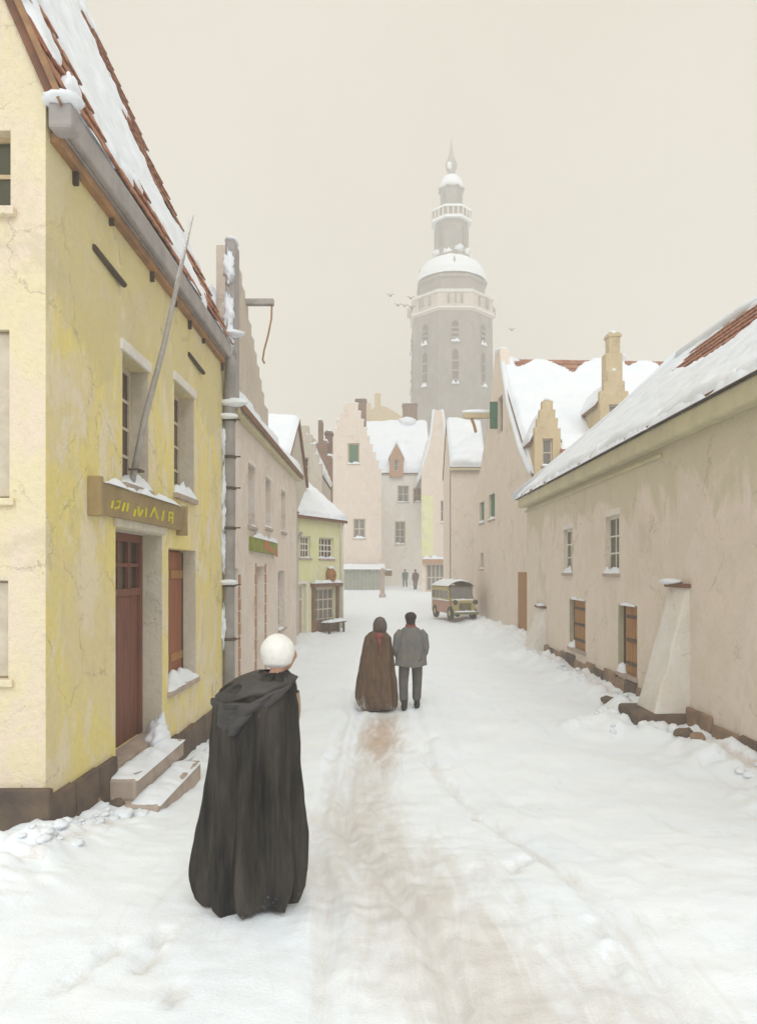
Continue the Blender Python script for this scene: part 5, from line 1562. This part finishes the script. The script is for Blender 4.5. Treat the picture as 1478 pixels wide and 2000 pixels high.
# ------------------------------------------------------------------ little bus
def bus():
    O = Vector((3.30, 34.0, ground_h(3.9, 34.5)))
    ux = Vector((1.2, .30, 0)).normalized(); uy = Vector((-ux.y, ux.x, 0))
    mt = Matrix((ux, uy, Vector((0,0,1)))).transposed().to_4x4(); mt.translation = O
    t = thing('small_bus', 'small old yellow and red bus with a snowy roof parked by the wall', 'bus', tuple(O+ux*.6+uy*1.4))
    W, L = 1.25, 3.0
    def B(m, name, mat, parent=t, smooth=False, bevel=0.0):
        m.v = [tuple(mt @ Vector(p)) for p in m.v]
        return m.build(name, mat, parent, smooth, bevel)
    body = B(MB().box(0,W,.22,L,.30,.92), 'body', M['bus_red'], bevel=.05)
    m = MB(); m.box(.0,W,.20,L,.92,1.02); m.box(0,W,.45,L,1.38,1.60)
    for yy in (.45,1.08,1.71,2.34,2.93): m.box(0,.05,yy,yy+.07,1.02,1.38); m.box(W-.05,W,yy,yy+.07,1.02,1.38)
    m.box(.0,W,L-.05,L,1.02,1.38); m.box(.02,.09,.42,.50,1.02,1.38); m.box(W-.09,W-.02,.42,.50,1.02,1.38)
    B(m, 'upper_body', M['bus_yellow'], bevel=.015)
    for yy in (.52,1.15,1.78,2.41):
        for xx in (.02, W-.03): B(MB().box(xx,xx+.012,yy,yy+.56,1.02,1.38), 'side_window', M['glass'])
    # front: windscreen, bonnet, grille, lamps, bumper
    m = MB(); m.hexa([(.06,.20,1.02),(W-.06,.20,1.02),(W-.06,.26,1.02),(.06,.26,1.02),(.1,.40,1.62),(W-.1,.40,1.62),(W-.1,.46,1.62),(.1,.46,1.62)])
    B(m, 'windscreen', M['windscreen'])
    B(MB().box(.08,W-.08,-.18,.24,.40,.96), 'bonnet', M['bus_yellow'], bevel=.06)
    B(MB().box(.32,W-.32,-.215,-.175,.46,.82), 'grille', M['grille'], bevel=.02)
    for k in range(5): B(MB().box(.37+k*.11,.40+k*.11,-.235,-.21,.48,.80), 'grille_bar', M['dark_wood'])
    for xx in (.12, W-.12):
        m = MB().lathe([(.03,-.06),(.10,-.04),(.12,.05),(.115,.09),(.02,.095)], (0,0,0), 16)
        rot = Matrix.Translation((xx,-.17,.86)) @ Matrix.Rotation(R(90), 4, 'X')
        m.v = [tuple(rot @ Vector(p)) for p in m.v]
        B(m, 'headlight', M['glass'], smooth=True)
        m = MB(); m.tube([(xx,-.32,.27),(xx,-.05,.30)], .03, 8); B(m, 'bumper_iron', M['iron'])
    bp = B(MB().box(0,W,-.36,-.28,.28,.40), 'bumper', M['grille'], bevel=.02)
    for xx in (.06, W-.06):
        for yy in (.25, 2.45):
            m = MB()
            prof = [(.12,-.07),(.30,-.085),(.33,-.05),(.33,.05),(.30,.085),(.12,.07)]
            mm = MB().lathe(prof, (0,0,0), 22)
            rot = Matrix.Translation((xx,yy,.32)) @ Matrix.Rotation(R(90), 4, 'Y')
            mm.v = [tuple(rot @ Vector(p)) for p in mm.v]
            wh = B(mm, 'wheel', M['rubber'], smooth=True)
            mm = MB().lathe([(.02,-.095),(.14,-.075),(.14,.075),(.02,.095)], (0,0,0), 14)
            mm.v = [tuple(rot @ Vector(p)) for p in mm.v]
            B(mm, 'rim', M['bus_yellow'], wh)
        # mudguard
    # curved roof and its snow
    m = MB(); m.grid(lambda u,v: (-.04+(W+.08)*u, .30+(L-.26)*v, 1.60+.20*math.sin(math.pi*u)**.8), 16, 6)
    m.grid(lambda u,v: (-.04+(W+.08)*u, .30+(L-.26)*v, 1.57+.05*math.sin(math.pi*u)), 16, 6)
    rf = B(m, 'roof', M['bus_yellow'], smooth=True)
    m = MB(); m.grid(lambda u,v: (-.03+(W+.06)*u, .33+(L-.32)*v, 1.595+(.23+.09*(1+.6*fbm(u*4,v*6,2,3))*min(1,8*min(v+.04,1-v+.04)))*max(0,math.sin(math.pi*u))**.7), 30, 40)
    B(m, 'snow', M['snow'], rf, True)
    m = MB(); m.grid(lambda u,v: (.07+(W-.14)*u, -.20+.42*v, .945+.08*(.7+.6*fbm(u*5,v*3,5,3))*(math.sin(math.pi*v)*max(0,math.sin(math.pi*u)))**.4), 24, 12); B(m, 'snow', M['snow'], body, True)
    m = MB(); m.grid(lambda u,v: (.02+(W-.04)*u, -.39+.14*v, .395+.09*(.7+.7*fbm(u*7,v*3,9,3))*(math.sin(math.pi*v)*max(0,math.sin(math.pi*u)))**.4), 24, 8); B(m, 'snow', M['snow'], bp, True)
    m = MB(); m.grid(lambda u,v: (-.07+.09*v, .25+(L-.3)*u, .90+.07*(.7+.7*fbm(u*8,v*3,19,3))*(math.sin(math.pi*v)*max(0,math.sin(math.pi*u)))**.4), 40, 8); B(m, 'snow', M['snow'], body, True)
bus()

# low grey-green boarded front and a post in the far square
t = thing('market_stall', 'low grey-green boarded market stall at the foot of the stepped gable house', 'stall', (-1.6, 60, .8))
f = Fr((-3.1, 60.2, 0), (1,0,0), (0,-1,0))
gz = base_h(60)
for k in range(10): MB().fbox(f, k*.32+.01, k*.32+.31, gz-.1, gz+1.65+rng.uniform(-.08,.08), -.06, 0).build('board', M['stall'], t)
rq = [f.p(-.2,gz+1.75,.25), f.p(3.4,gz+1.75,.25), f.p(3.4,gz+2.15,-1.3), f.p(-.2,gz+2.15,-1.3)]
rf = MB().hexa([p+Vector((0,0,-.08)) for p in rq]+rq).build('canopy', M['stall'], t)
snow_patch('snow', rq, .14, lambda u,v: .3, 30, 10, rf, 5.0)
for uu in (0, 3.15): MB().fbox(f, uu, uu+.1, gz-.1, gz+2.05, -1.3, -1.2).build('post', M['dark_wood'], t)
t = thing('street_pump', 'pinkish stone pump post with a small box top in the far square', 'pump', (.05, 52, .6))
gz = base_h(52)
MB().lathe([(.26,gz-.1),(.24,gz+.2),(.17,gz+.3),(.15,gz+1.9),(.19,gz+2.0),(.02,gz+2.15)], (.06,52,0), 10).build('shaft', M['step'], t)
MB().box(.25,.75,51.85,52.15,gz+1.55,gz+1.95).build('box', M['brown_stack'], t, bevel=.03)
MB().tube([(.06,52,gz+1.7),(.3,52,gz+1.75)], .05, 8).build('bracket', M['iron'], t)
blob(t, (.5,52,gz+1.98), (.24,.15,.07), M['snow'], 1, .2)

# ------------------------------------------------------------------ haze
hz = MB().box(-180, 180, -30, 200, -1.2, 82.5).mesh('haze')
hm_ = bpy.data.materials.new('haze'); hm_.use_nodes = True
nn, ll = hm_.node_tree.nodes, hm_.node_tree.links
nn.clear()
o_ = nn.new('ShaderNodeOutputMaterial'); v_ = nn.new('ShaderNodeVolumePrincipled')
v_.inputs['Color'].default_value = (0.96, 0.95, 0.93, 1)
v_.inputs['Density'].default_value = 0.0055
v_.inputs['Anisotropy'].default_value = 0.2
ll.new(v_.outputs[0], o_.inputs['Volume'])
hz.materials.append(hm_)
ho = bpy.data.objects.new('haze', hz); col.objects.link(ho)
tag(ho, 'pale winter haze filling the air over the street', None, kind='stuff')
